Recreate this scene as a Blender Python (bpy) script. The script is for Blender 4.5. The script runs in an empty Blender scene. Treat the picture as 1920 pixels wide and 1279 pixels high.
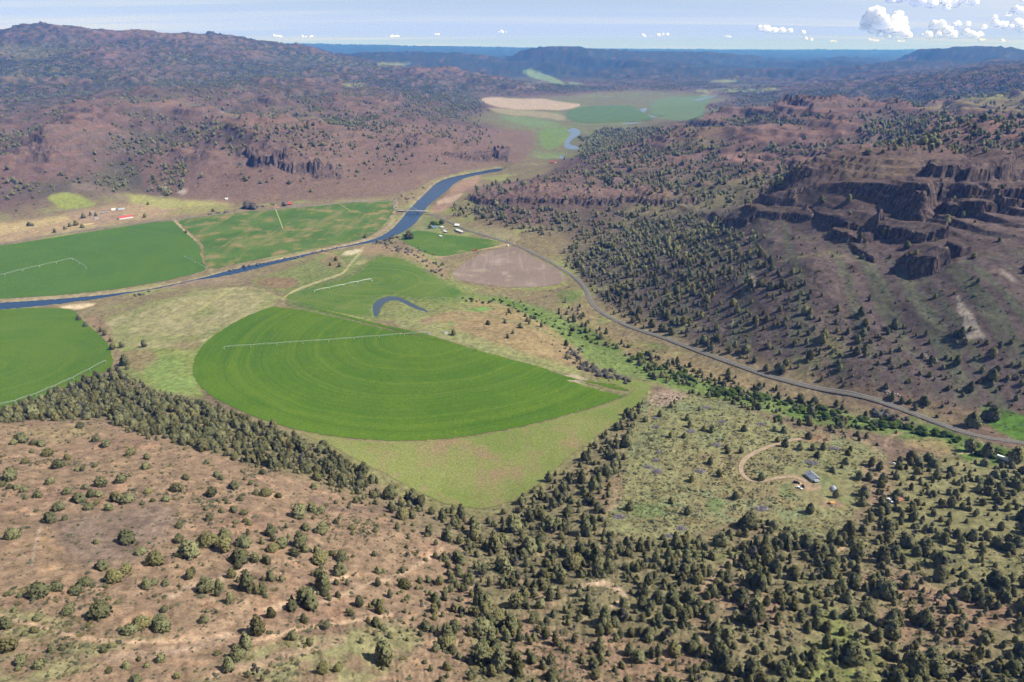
import bpy, math, random
import numpy as np
from mathutils import Vector
from mathutils.geometry import delaunay_2d_cdt

rng = np.random.default_rng(7)
random.seed(7)
SC = bpy.context.scene
COL = SC.collection
R = math.radians

# ------------------------------------------------------------------ camera, sky, sun, exposure
CAM_H = 400.0
PITCH = R(23.33)
FPX = 1280.0                       # focal length in pixels of a 1920 wide picture
cam_data = bpy.data.cameras.new('camera')
cam = bpy.data.objects.new('camera', cam_data)
COL.objects.link(cam)
cam.location = (0, 0, CAM_H)
cam.rotation_euler = (R(90) - PITCH, 0, 0)
cam_data.lens = 24
cam_data.sensor_width = 36
cam_data.clip_start = 1
cam_data.clip_end = 200000
SC.camera = cam

SUN_EL, SUN_AZ = R(48), R(97)      # azimuth clockwise from +Y (the view direction)
world = bpy.data.worlds.new('World')
SC.world = world
world.use_nodes = True
wt = world.node_tree
wt.nodes.clear()
def wn(t, **k):
    n = wt.nodes.new(t)
    for a, b in k.items():
        setattr(n, a, b)
    return n
w_out = wn('ShaderNodeOutputWorld')
w_bg = wn('ShaderNodeBackground')
w_sky = wn('ShaderNodeTexSky', sky_type='NISHITA', sun_disc=False, sun_elevation=SUN_EL, sun_rotation=SUN_AZ,
           altitude=1200, air_density=1.0, dust_density=0.25, ozone_density=1.0)
w_bg.inputs['Strength'].default_value = 0.065
# thin high cloud streaks: a veil of white over the sky, stretched along the horizon
w_tc = wn('ShaderNodeTexCoord')
w_sep = wn('ShaderNodeSeparateXYZ')
wt.links.new(w_tc.outputs['Generated'], w_sep.inputs[0])
w_zc = wn('ShaderNodeMath', operation='MAXIMUM'); w_zc.inputs[1].default_value = 0.0
wt.links.new(w_sep.outputs['Z'], w_zc.inputs[0])
w_za = wn('ShaderNodeMath', operation='ADD'); w_za.inputs[1].default_value = 0.035
wt.links.new(w_zc.outputs[0], w_za.inputs[0])
w_px = wn('ShaderNodeMath', operation='DIVIDE'); wt.links.new(w_sep.outputs['X'], w_px.inputs[0]); wt.links.new(w_za.outputs[0], w_px.inputs[1])
w_py = wn('ShaderNodeMath', operation='DIVIDE'); wt.links.new(w_sep.outputs['Y'], w_py.inputs[0]); wt.links.new(w_za.outputs[0], w_py.inputs[1])
w_cmb = wn('ShaderNodeCombineXYZ')
wt.links.new(w_px.outputs[0], w_cmb.inputs[0]); wt.links.new(w_py.outputs[0], w_cmb.inputs[1])
w_map = wn('ShaderNodeMapping'); w_map.inputs['Scale'].default_value = (0.045, 0.22, 1); w_map.inputs['Rotation'].default_value = (0, 0, 0.06)
w_map.inputs['Location'].default_value = (1.7, 2.2, 0)
wt.links.new(w_cmb.outputs[0], w_map.inputs[0])
w_no = wn('ShaderNodeTexNoise'); w_no.inputs['Scale'].default_value = 1.0; w_no.inputs['Detail'].default_value = 6; w_no.inputs['Roughness'].default_value = 0.55
w_no.inputs['Distortion'].default_value = 0.3
wt.links.new(w_map.outputs[0], w_no.inputs['Vector'])
w_rmp = wn('ShaderNodeMapRange', interpolation_type='SMOOTHSTEP')
w_rmp.inputs['From Min'].default_value = 0.43; w_rmp.inputs['From Max'].default_value = 0.62
w_rmp.inputs['To Min'].default_value = 0.04; w_rmp.inputs['To Max'].default_value = 0.88
wt.links.new(w_no.outputs['Fac'], w_rmp.inputs['Value'])
# the veil thins out at the zenith so that it stays a band of cirrus over the horizon
w_fade = wn('ShaderNodeMapRange'); w_fade.inputs['From Min'].default_value = 0.02; w_fade.inputs['From Max'].default_value = 0.55
w_fade.inputs['To Min'].default_value = 1.0; w_fade.inputs['To Max'].default_value = 0.25
wt.links.new(w_sep.outputs['Z'], w_fade.inputs['Value'])
w_mul = wn('ShaderNodeMath', operation='MULTIPLY')
wt.links.new(w_rmp.outputs[0], w_mul.inputs[0]); wt.links.new(w_fade.outputs[0], w_mul.inputs[1])
w_mix = wn('ShaderNodeMix', data_type='RGBA')
w_mix.inputs['B'].default_value = (7.9, 8.6, 9.6, 1)
wt.links.new(w_mul.outputs[0], w_mix.inputs['Factor'])
# pale blue air towards the horizon
w_hz = wn('ShaderNodeMapRange', interpolation_type='SMOOTHSTEP'); w_hz.inputs['From Min'].default_value = -0.02; w_hz.inputs['From Max'].default_value = 0.11
w_hz.inputs['To Min'].default_value = 0.92; w_hz.inputs['To Max'].default_value = 0.0
wt.links.new(w_sep.outputs['Z'], w_hz.inputs['Value'])
w_air = wn('ShaderNodeMix', data_type='RGBA'); w_air.inputs['B'].default_value = (4.9, 6.7, 13.5, 1)
wt.links.new(w_hz.outputs[0], w_air.inputs['Factor']); wt.links.new(w_sky.outputs[0], w_air.inputs['A'])
wt.links.new(w_air.outputs['Result'], w_mix.inputs['A'])
wt.links.new(w_mix.outputs['Result'], w_bg.inputs['Color'])
wt.links.new(w_bg.outputs[0], w_out.inputs[0])

sun_data = bpy.data.lights.new('sun', 'SUN')
sun_data.energy = 5.0
sun_data.angle = R(0.53)
sun_data.color = (1.0, 0.955, 0.89)
sun = bpy.data.objects.new('sun', sun_data)
COL.objects.link(sun)
SUN_DIR = Vector((math.sin(SUN_AZ) * math.cos(SUN_EL), math.cos(SUN_AZ) * math.cos(SUN_EL), math.sin(SUN_EL)))
sun.rotation_euler = SUN_DIR.to_track_quat('Z', 'Y').to_euler()
sun.location = (0, 0, 3000)

vs = SC.view_settings
SC.display_settings.display_device = 'sRGB'
vs.view_transform = 'Standard'
vs.look = 'None'
vs.gamma = 1
vs.use_curve_mapping = False
vs.exposure = 0.56
cy = SC.cycles
cy.max_bounces = 4
cy.diffuse_bounces = 2
cy.glossy_bounces = 2
cy.transmission_bounces = 2
cy.volume_bounces = 0
cy.transparent_max_bounces = 8
cy.use_adaptive_sampling = True
cy.adaptive_threshold = 0.01
cy.use_denoising = True
cy.denoising_prefilter = 'FAST'
cy.caustics_reflective = False
cy.caustics_refractive = False

# ------------------------------------------------------------------ tools: rays, noise, distances
SP, CP = math.sin(PITCH), math.cos(PITCH)
def ray(px, py):
    u = (px - 960.0) / FPX
    v = (py - 639.5) / FPX
    return u, CP - v * SP, -SP - v * CP            # depth 1 along the optical axis
def project(x, y, z):
    dz = z - CAM_H
    d = y * CP - dz * SP
    up = y * SP + dz * CP
    d = np.maximum(d, 1e-3)
    return 960.0 + FPX * x / d, 639.5 - FPX * up / d

def _hash(ix, iy, seed):
    h = (ix.astype(np.int64) * 374761393 + iy.astype(np.int64) * 668265263 + seed * 974634777) & 0xFFFFFFFF
    h = ((h ^ (h >> 13)) * 1274126177) & 0xFFFFFFFF
    return ((h ^ (h >> 16)) & 0xFFFF) * (2 * math.pi / 65536.0)
def perlin(x, y, seed=0):
    x0 = np.floor(x); y0 = np.floor(y)
    fx = x - x0; fy = y - y0
    u = fx * fx * fx * (fx * (fx * 6 - 15) + 10)
    w = fy * fy * fy * (fy * (fy * 6 - 15) + 10)
    def g(ax, ay):
        t = _hash(x0 + ax, y0 + ay, seed)
        return np.cos(t) * (fx - ax) + np.sin(t) * (fy - ay)
    a = g(0, 0); a += (g(1, 0) - a) * u
    b = g(0, 1); b += (g(1, 1) - b) * u
    return (a + (b - a) * w) * 1.5
def fbm(x, y, wl, oct=4, seed=0, gain=0.5):
    s = np.zeros_like(x); a = 1.0; f = 1.0 / wl; tot = 0
    for k in range(oct):
        s += a * perlin(x * f + 17.3 * k, y * f - 9.1 * k, seed + k); tot += a; a *= gain; f *= 2.03
    return s / tot
def ridged(x, y, wl, oct=4, seed=0, gain=0.5):
    s = np.zeros_like(x); a = 1.0; f = 1.0 / wl; tot = 0; prev = 1.0
    for k in range(oct):
        n = 1.0 - np.abs(perlin(x * f + 5.3 * k, y * f + 3.7 * k, seed + k)); n = n * n
        s += a * n * prev; prev = np.clip(n * 1.3, 0, 1); tot += a; a *= gain; f *= 2.07
    return s / tot
def sstep(x, a, b):
    t = np.clip((x - a) / (b - a), 0, 1)
    return t * t * (3 - 2 * t)
def lerp(a, b, t): return a + (b - a) * t

def chaikin(p, n=2, closed=True):
    p = np.asarray(p, float)
    for _ in range(n):
        if closed:
            q = np.roll(p, -1, 0)
            p = np.stack([p * 0.75 + q * 0.25, p * 0.25 + q * 0.75], 1).reshape(-1, 2)
        else:
            q = p[1:]; o = p[:-1]
            m = np.stack([o * 0.75 + q * 0.25, o * 0.25 + q * 0.75], 1).reshape(-1, 2)
            p = np.vstack([p[:1], m, p[-1:]])
    return p
def poly_sd(poly, x, y, margin):
    """signed distance to a polygon, positive inside; -margin where it is farther away than that"""
    poly = np.asarray(poly, float)
    out = np.full(x.shape, -float(margin))
    lo = poly.min(0) - margin; hi = poly.max(0) + margin
    idx = np.nonzero((x > lo[0]) & (x < hi[0]) & (y > lo[1]) & (y < hi[1]))
    if idx[0].size == 0: return out
    X = x[idx]; Y = y[idx]
    best = np.full(X.shape, 1e18); ins = np.zeros(X.shape, bool)
    n = len(poly)
    for i in range(n):
        ax, ay = poly[i]; bx, by = poly[(i + 1) % n]
        dx, dy = bx - ax, by - ay
        L = dx * dx + dy * dy + 1e-12
        t = np.clip(((X - ax) * dx + (Y - ay) * dy) / L, 0, 1)
        d = (X - ax - t * dx) ** 2 + (Y - ay - t * dy) ** 2
        np.minimum(best, d, out=best)
        c = (ay > Y) != (by > Y)
        if dy != 0:
            ins ^= c & (X < (dx * (Y - ay) / dy + ax))
    sd = np.sqrt(best)
    out[idx] = np.maximum(np.where(ins, sd, -sd), -margin)
    return out
def line_d(pts, x, y, margin):
    pts = np.asarray(pts, float)
    out = np.full(x.shape, float(margin)); par = np.zeros(x.shape)
    lo = pts.min(0) - margin; hi = pts.max(0) + margin
    idx = np.nonzero((x > lo[0]) & (x < hi[0]) & (y > lo[1]) & (y < hi[1]))
    X = x[idx]; Y = y[idx]
    best = np.full(X.shape, 1e18); bp = np.zeros(X.shape)
    for i in range(len(pts) - 1):
        ax, ay = pts[i]; dx, dy = pts[i + 1] - pts[i]
        t = np.clip(((X - ax) * dx + (Y - ay) * dy) / (dx * dx + dy * dy + 1e-12), 0, 1)
        d = (X - ax - t * dx) ** 2 + (Y - ay - t * dy) ** 2
        m = d < best
        best = np.where(m, d, best); bp = np.where(m, i + t, bp)
    out[idx] = np.minimum(np.sqrt(best), margin); par[idx] = bp
    return out, par

# ------------------------------------------------------------------ tools: objects and materials
def tag(o, label=None, cat=None, group=None, kind=None):
    if label: o['label'] = label
    if cat: o['category'] = cat
    if group: o['group'] = group
    if kind: o['kind'] = kind
    return o
def empty(name, loc, rz=0.0):
    o = bpy.data.objects.new(name, None)
    COL.objects.link(o)
    o.empty_display_size = 1
    o.location = loc; o.rotation_euler = (0, 0, rz)
    return o
def mesh_np(name, verts, faces, mats=(), smooth=False, midx=None):
    """verts (n,3); faces: an (m,k) array or a list of tuples"""
    me = bpy.data.meshes.new(name)
    verts = np.asarray(verts, np.float32)
    if isinstance(faces, np.ndarray):
        m, k = faces.shape
        me.vertices.add(len(verts)); me.vertices.foreach_set('co', verts.ravel())
        me.loops.add(m * k); me.loops.foreach_set('vertex_index', faces.astype(np.int32).ravel())
        me.polygons.add(m)
        me.polygons.foreach_set('loop_start', np.arange(0, m * k, k, dtype=np.int32))
        me.update(calc_edges=True)
    else:
        me.from_pydata([tuple(map(float, v)) for v in verts], [], [tuple(map(int, f)) for f in faces])
    for mt in mats: me.materials.append(mt)
    if midx is not None: me.polygons.foreach_set('material_index', np.asarray(midx, np.int32))
    if len(me.polygons): me.polygons.foreach_set('use_smooth', np.full(len(me.polygons), smooth))
    me.update()
    return me
def add(name, me, parent=None):
    o = bpy.data.objects.new(name, me)
    COL.objects.link(o)
    if parent is not None: o.parent = parent
    return o

class MB:
    """collects boxes, bars and prisms, then links them as one mesh object"""
    def __init__(s): s.v = []; s.f = []
    def raw(s, v, f):
        n = len(s.v); s.v += [tuple(p) for p in v]; s.f += [tuple(i + n for i in q) for q in f]; return s
    def box(s, x0, x1, y0, y1, z0, z1):
        return s.raw([(x0, y0, z0), (x1, y0, z0), (x1, y1, z0), (x0, y1, z0), (x0, y0, z1), (x1, y0, z1), (x1, y1, z1), (x0, y1, z1)],
                     [(3, 2, 1, 0), (4, 5, 6, 7), (0, 1, 5, 4), (1, 2, 6, 5), (2, 3, 7, 6), (3, 0, 4, 7)])
    def bar(s, a, b, r, n=4):
        a = Vector(a); b = Vector(b); d = (b - a).normalized()
        u = d.cross(Vector((0, 0, 1)))
        if u.length < 1e-4: u = Vector((1, 0, 0))
        u.normalize(); w = d.cross(u)
        v = []
        for p in (a, b):
            for k in range(n):
                t = 2 * math.pi * (k + 0.5) / n
                v.append(p + u * math.cos(t) * r + w * math.sin(t) * r)
        f = [(k, (k + 1) % n, n + (k + 1) % n, n + k) for k in range(n)] + [tuple(range(n - 1, -1, -1)), tuple(range(n, 2 * n))]
        return s.raw(v, f)
    def prism(s, prof, x0, x1):
        """profile of (y, z) points swept along x"""
        n = len(prof)
        v = [(x0, y, z) for y, z in prof] + [(x1, y, z) for y, z in prof]
        f = [(k, (k + 1) % n, n + (k + 1) % n, n + k) for k in range(n)] + [tuple(range(n - 1, -1, -1)), tuple(range(n, 2 * n))]
        return s.raw(v, f)
    def cyl(s, c, r, h, n=14, r2=None):
        r2 = r if r2 is None else r2
        v = [(c[0] + r * math.cos(2 * math.pi * k / n), c[1] + r * math.sin(2 * math.pi * k / n), c[2]) for k in range(n)]
        v += [(c[0] + r2 * math.cos(2 * math.pi * k / n), c[1] + r2 * math.sin(2 * math.pi * k / n), c[2] + h) for k in range(n)]
        f = [(k, (k + 1) % n, n + (k + 1) % n, n + k) for k in range(n)] + [tuple(range(n - 1, -1, -1)), tuple(range(n, 2 * n))]
        return s.raw(v, f)
    def wheel(s, c, r, w, n=10):
        """a wheel whose axle runs along y"""
        v = []
        for sy in (-w / 2, w / 2):
            v += [(c[0] + r * math.cos(2 * math.pi * k / n), c[1] + sy, c[2] + r * math.sin(2 * math.pi * k / n)) for k in range(n)]
        f = [(k, (k + 1) % n, n + (k + 1) % n, n + k) for k in range(n)] + [tuple(range(n - 1, -1, -1)), tuple(range(n, 2 * n))]
        return s.raw(v, f)
    def build(s, name, mat, parent=None, smooth=False):
        return add(name, mesh_np(name, s.v, s.f, [mat], smooth), parent)

def new_mat(name):
    m = bpy.data.materials.new(name); m.use_nodes = True
    nt = m.node_tree
    b = nt.nodes['Principled BSDF']
    b.inputs['Roughness'].default_value = 0.9
    b.inputs['Specular IOR Level'].default_value = 0.15
    return m, nt, b
def simple_mat(name, col, rough=0.8, metal=0.0, var=0.18, scale=1.5):
    """a base colour with procedural grain and wear"""
    m, nt, b = new_mat(name)
    tc = nt.nodes.new('ShaderNodeTexCoord')
    n = nt.nodes.new('ShaderNodeTexNoise'); n.inputs['Scale'].default_value = scale; n.inputs['Detail'].default_value = 5
    nt.links.new(tc.outputs['Object'], n.inputs['Vector'])
    mr = nt.nodes.new('ShaderNodeMapRange'); mr.inputs['From Min'].default_value = 0.3; mr.inputs['From Max'].default_value = 0.7
    mr.inputs['To Min'].default_value = 1 - var; mr.inputs['To Max'].default_value = 1 + var
    nt.links.new(n.outputs['Fac'], mr.inputs['Value'])
    mx = nt.nodes.new('ShaderNodeMix'); mx.data_type = 'RGBA'; mx.blend_type = 'MULTIPLY'; mx.inputs['Factor'].default_value = 1
    mx.inputs['A'].default_value = (*col, 1)
    nt.links.new(mr.outputs[0], mx.inputs['B'])
    nt.links.new(mx.outputs['Result'], b.inputs['Base Color'])
    b.inputs['Roughness'].default_value = rough
    b.inputs['Metallic'].default_value = metal
    return m

# ------------------------------------------------------------------ the terrain: surveyed heights, spline between them, relief
# (picture x, picture y, height above the river): a sight line meets the ground at that height
HZ = [(0,575,0),(150,562,0),(280,545,0),(420,515,0),(560,482,0),(680,455,0),(740,430,0),(790,390,0),(830,345,0),(900,322,0),
 (1062,290,2),(1075,250,2),(1200,210,2),(1320,185,3),(1420,168,5),(1130,228,3),
 (0,465,10),(0,510,6),(200,440,9),(200,500,6),(340,420,10),(500,400,10),(640,385,10),(730,380,8),(600,440,5),(400,480,6),
 (150,430,13),(430,398,14),(560,386,14),(0,440,15),(120,390,20),(260,385,18),
 (230,590,7),(0,600,6),(100,640,8),(0,700,14),(120,700,15),(200,680,18),
 (390,580,20),(300,565,14),(500,560,25),(320,660,26),(250,690,24),
 (550,580,30),(700,640,34),(850,690,37),(1000,720,36),(1150,740,36),(600,760,36),(420,700,32),(750,800,38),(900,790,40),(1020,780,40),
 (690,495,22),(640,530,25),(750,520,25),(850,550,27),(730,572,29),(620,490,14),(560,520,14),(470,530,10),(900,590,30),(1000,640,33),(1100,700,34),(680,475,14),
 (880,530,12),(980,560,12),(1080,640,17),(1180,690,23),(1300,740,31),(800,470,6),(850,500,8),
 (950,500,10),(1040,520,14),(800,450,5),(850,430,8),(860,425,10),(960,458,12),(1060,508,16),(1100,560,20),(1160,605,24),(1290,650,30),(1440,706,36),(1560,733,40),(1700,768,44),(1900,828,50),
 (870,950,46),(720,890,48),(1080,840,44),(1215,725,38),
 (1250,800,48),(1400,830,50),(1300,930,56),(1520,900,56),(1600,860,54),(1450,980,62),(1650,950,60),(1400,770,44),(1800,880,54),(1900,860,53),
 (1900,1000,70),(1900,1130,90),(1900,1279,108),(1600,1050,78),(1600,1279,116),(1300,1050,82),(1300,1279,126),(1100,960,64),(1100,1100,96),(1000,1279,136),(870,1000,66),(870,1100,95),
 (640,950,84),(230,720,34),(0,800,100),(300,830,95),(100,850,105),(300,950,125),(0,950,138),(500,900,95),(500,1000,120),(300,1100,154),(0,1100,166),(500,1150,148),
 (0,1279,188),(300,1279,178),(640,1279,158),(700,1100,118),(760,1000,86),(100,752,28),(300,765,58),(400,805,68),(500,830,62),(500,865,82),(620,890,64),
 (960,1500,166),(0,1500,212),(1900,1500,146),(-300,900,140),(-300,700,30),(-300,600,8),(2200,900,60),(2200,1279,110),
 (1200,560,32),(1200,500,45),(1300,600,44),(1300,500,68),(1400,620,56),(1400,500,92),(1500,680,50),(1500,600,78),(1500,500,117),(1600,700,57),(1600,600,87),(1600,500,126),
 (1720,700,66),(1720,620,90),(1720,520,128),(1850,700,74),(1850,600,114),(1850,500,152),(1900,765,58),(1250,450,52),(1350,430,76),(1150,430,38),(1050,420,27),(1050,470,20),
 (1500,410,142),(1600,430,148),(1700,430,158),(1880,430,178),(2200,600,130),(2200,430,190),
 (900,400,22),(1000,410,32),(1000,370,46),(1150,375,56),(1280,385,66),(900,365,28),(850,385,8),
 (400,380,16),(560,370,16),(700,352,18),(800,333,14),(230,378,20),(0,385,28),(100,345,42),(220,332,34),(250,292,52),(950,292,26),(900,235,36),(1000,243,8),(960,195,18),(1080,193,12),
 (850,275,56),(1000,340,50),(1100,345,55)]
# (picture x, picture y, distance along the view): crests and slopes near the level of the camera
HD = [(430,255,2250),(560,290,2150),(640,312,2200),(340,292,2150),(500,322,2010),(430,238,2750),(330,228,2750),
 (170,255,2350),(150,312,2050),(30,290,2200),(0,335,1950),(750,262,2750),(650,242,2900),
 (300,185,3300),(150,200,3200),(450,195,3300),(20,230,2800),(600,200,3300),(700,182,3950),(800,212,3850),(640,152,5000),(560,112,6500),
 (100,130,4600),(300,130,4800),(450,140,4900),(0,100,5000),(200,96,5200),(60,76,5700),(300,82,5800),
 (0,46,6800),(50,52,6800),(100,42,6800),(150,47,6800),(200,57,6800),(270,62,6800),(350,66,6800),(420,60,6800),(470,69,6900),(520,79,7000),(600,89,7600),
 (1500,325,1165),(1600,300,1230),(1700,290,1290),(1900,290,1320),(1400,392,1235),(2200,280,1400),
 (1400,330,1760),(1300,330,1870),(1620,268,2050),(1800,242,2250),(1920,235,2300),(1480,213,2700),(1600,203,2850),(1300,290,2100),(1180,330,1950),(1200,275,2380),(1360,240,2600),
 (1700,212,3000),(1920,172,3200),(1800,190,3100),(1920,122,4600),(1750,150,4700),(1920,148,4000),(1700,128,7000),(1600,122,8000),
 (1780,99,10000),(1920,93,10000),(1660,108,10500),(1300,97,13000),(1500,103,13000),(1400,130,10500),
 (900,96,11500),(1000,88,11500),(1100,88,11500),(1150,112,11000),(1000,120,10200),(700,96,10500),(800,97,11000),(640,96,10500),(1180,106,10300),(1150,122,9400),(1250,119,9500),(1280,134,8400),(1350,148,7400),(1420,160,6600),(1150,140,8200),(1200,155,7200),(1250,165,6500),(1100,161,7000),(1150,172,6200),
 (1420,172,5600),(1500,160,6000),(1600,150,6200),(1700,140,6400),(1500,195,4500),(1600,196,4300),(1400,195,4500),
 (1920,116,6000),(1850,124,6000),(1780,130,6200),(2050,112,6000),(1920,104,7800),(1800,110,8000),
 (1000,150,6200),(850,126,6500),(750,126,6600),(1130,181,5900),(900,176,5600),(1040,141,9300),(2200,110,5000),(2200,90,10000),(-300,60,6800),(-300,200,3200)]
# hidden ground behind crests: (picture x, ground distance, height)
HH = [(0,9000,380),(200,9000,360),(420,9500,330),(600,11000,250),(430,2480,96),(170,2650,95),(1650,1520,150),(1900,1600,150),(1500,1500,120),(1000,13500,330),(1900,13000,250),
 (600,5600,180),(300,3900,160),(1000,7400,60),(870,8000,90)]
for px in range(-400, 2400, 200):                                  # the far plateau to the horizon
    yh = np.interp(px, [-400, 540, 1120, 1500, 2400], [80, 81, 91, 96.5, 96])
    HD.append((px, yh, 26000)); HH.append((px, 36000, 300)); HH.append((px, 18000, 170))
ctl = []
for px, py, z in HZ:
    rx, ry, rz = ray(px, py); d = (z - CAM_H) / rz; ctl.append((d * rx, d * ry, z))
for px, py, d in HD:
    rx, ry, rz = ray(px, py); ctl.append((d * rx, d * ry, CAM_H + d * rz))
for px, d, z in HH:
    rx, ry, _ = ray(px, 300); L = math.hypot(rx, ry); ctl.append((d * rx / L, d * ry / L, z))
for a in (-50, -25, 0, 25, 50):
    for d, k in ((25, 1.0), (70, 0.97)):
        ctl.append((d * math.sin(R(a)), d * math.cos(R(a)), (205 - a * 0.6) * k))
ctl = np.array(ctl)
cq = np.stack([np.arctan2(ctl[:, 0], ctl[:, 1]), np.log(np.hypot(ctl[:, 0], ctl[:, 1]))], 1)

def tps_k(r2): return 0.5 * r2 * np.log(r2 + 1e-12)
n = len(cq)
D2 = ((cq[:, None] - cq[None]) ** 2).sum(-1)
A = np.zeros((n + 3, n + 3)); A[:n, :n] = tps_k(D2) + np.eye(n) * 2e-5
A[:n, n] = 1; A[:n, n + 1:] = cq; A[n, :n] = 1; A[n + 1:, :n] = cq.T
wgt = np.linalg.solve(A, np.concatenate([ctl[:, 2], np.zeros(3)]))

AZ = np.concatenate([np.linspace(-1.75, -0.87, 45)[:-1], np.linspace(-0.87, 0.87, 724), np.linspace(0.87, 1.75, 45)[1:]])
LR = np.concatenate([np.arange(math.log(18), math.log(110), 0.035), np.arange(math.log(110), math.log(850), 0.0041), np.arange(math.log(850), math.log(1230), 0.0024), np.arange(math.log(1230), math.log(9500), 0.0041), np.arange(math.log(9500), math.log(36000), 0.014)])
NA, NR = len(AZ), len(LR)
ga = np.linspace(-0.92, 0.92, 380)
gl = np.append(LR[::3], LR[-1])
def tps_eval(a, l):
    out = np.full(a.shape, wgt[n]) + wgt[n + 1] * a + wgt[n + 2] * l
    for k in range(n):
        out += wgt[k] * tps_k((a - cq[k, 0]) ** 2 + (l - cq[k, 1]) ** 2)
    return out
GA, GL = np.meshgrid(ga, gl)
coarse = tps_eval(GA.astype(np.float32), GL.astype(np.float32)).astype(np.float64)
def bil(grid, xa, xl, a, l):
    i = np.clip(np.searchsorted(xa, a) - 1, 0, len(xa) - 2); j = np.clip(np.searchsorted(xl, l) - 1, 0, len(xl) - 2)
    t = np.clip((a - xa[i]) / (xa[i + 1] - xa[i]), 0, 1); s = np.clip((l - xl[j]) / (xl[j + 1] - xl[j]), 0, 1)
    return (grid[j, i] * (1 - t) + grid[j, i + 1] * t) * (1 - s) + (grid[j + 1, i] * (1 - t) + grid[j + 1, i + 1] * t) * s
TA, TL = np.meshgrid(AZ, LR)
TR = np.exp(TL)
TX = TR * np.sin(TA); TY = TR * np.cos(TA)
Z = bil(coarse, ga, gl, np.clip(TA, -.92, .92), TL)
Z0 = Z.copy()

# relief: spurs and gullies on the hills, gentle swells on the fields and the near slopes
hill = sstep(Z, 18, 75) * sstep(TR, 1000, 1900)
rise = sstep(TR, 1500, 6000)
wx = TX + 120 * fbm(TX, TY, 900, 3, 11); wy = TY + 120 * fbm(TX, TY, 900, 3, 23)
rg = lerp(ridged(wx, wy, 760, 5, 35, 0.52), ridged(wx, wy, 1500, 5, 31, 0.52), sstep(TR, 2600, 4800))
rg2 = ridged(wx, wy, 300, 4, 41, 0.5)
Z += hill * (np.minimum(lerp(100, 85, rise), .72 * np.maximum(Z0, 0)) * (rg - lerp(.46, .72, sstep(TR, 3500, 5500))) * sstep(TR, 1300, 2600) * (1 - .45 * sstep(TR, 7500, 11000)) + np.minimum(lerp(46, 44, rise), .5 * np.maximum(Z0, 0)) * (rg2 - lerp(.24, .72, sstep(TR, 3500, 5500))) + 9 * (ridged(wx, wy, 150, 3, 47, .5) - .3))
near = 1 - sstep(TR, 550, 800)
slopeR = sstep(TX, 90, 260) * sstep(TY, 640, 800) * sstep(Z, 36, 80) * (1 - sstep(TR, 1500, 2000))
Z += near * sstep(Z, 56, 95) * (5.0 * fbm(TX, TY, 95, 4, 51) + 1.2 * fbm(TX, TY, 14, 3, 52))
Z += slopeR * (9 * (ridged(TX + 0.3 * TY, TY * 0.35, 120, 4, 61) - 0.4) + 2.0 * fbm(TX, TY, 25, 3, 62))
Z += hill * 12 * np.clip(fbm(TX, TY, 330, 3, 57) - .12, 0, 1) * sstep(TR, 1400, 1800) * (1 - sstep(TR, 3500, 5000)) * 4
Z += 0.8 * fbm(TX, TY, 160, 3, 71) * sstep(TR, 300, 700) * (1 - sstep(TR, 1500, 2500))
# layered basalt: slightly stepped hillsides on the far tablelands
stp = 46.0
cany = ridged(TX + 500 * fbm(TX, TY, 3000, 3, 121), TY + 500 * fbm(TX, TY, 3000, 3, 123), 4200, 3, 125, .5)
Z -= sstep(TR, 7500, 9500) * np.minimum(.55 * np.maximum(Z0 - 20, 0), 170) * sstep(cany, .42, .72) * (1 - sstep(TR, 18000, 24000))
q = (Z + 14 * fbm(TX, TY, 1700, 2, 81)) / stp
fr = q - np.floor(q)
Z += hill * sstep(TR, 2200, 3500) * 0.55 * stp * (sstep(fr, 0.38, 0.62) - fr) * np.clip(0.6 + 0.9 * fbm(TX, TY, 2400, 2, 83), 0, 1)

# ledges of lava on the nearer hills
q2 = (Z + 9 * fbm(TX, TY, 500, 3, 85)) / 21.0; f2 = q2 - np.floor(q2)
k2 = hill * (1 - sstep(TR, 4500, 6000)) * np.clip(.25 + 1.1 * fbm(TX, TY, 420, 3, 87), 0, .85)
Z += k2 * 21 * (sstep(f2, .40, .60) - f2)
LEDGE = k2 * sstep(f2, .36, .44) * (1 - sstep(f2, .56, .66))
PX, PY = project(TX, TY, Z0)
# picture coordinates wobbled a little, so that drawn outlines get natural edges
nwx = 1.0 * fbm(PX, PY, 46, 3, 91); nwy = 0.7 * fbm(PX, PY, 40, 3, 95)

# rimrock: plateaus whose edge falls as a cliff, then a bench, a second cliff and a slope of talus
def world_pts(pts):
    o = []
    for px, py, z in pts:
        rx, ry, rz = ray(px, py); d = (z - CAM_H) / rz; o.append((d * rx, d * ry, z))
    return np.array(o)
cliff = np.zeros_like(Z)
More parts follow.
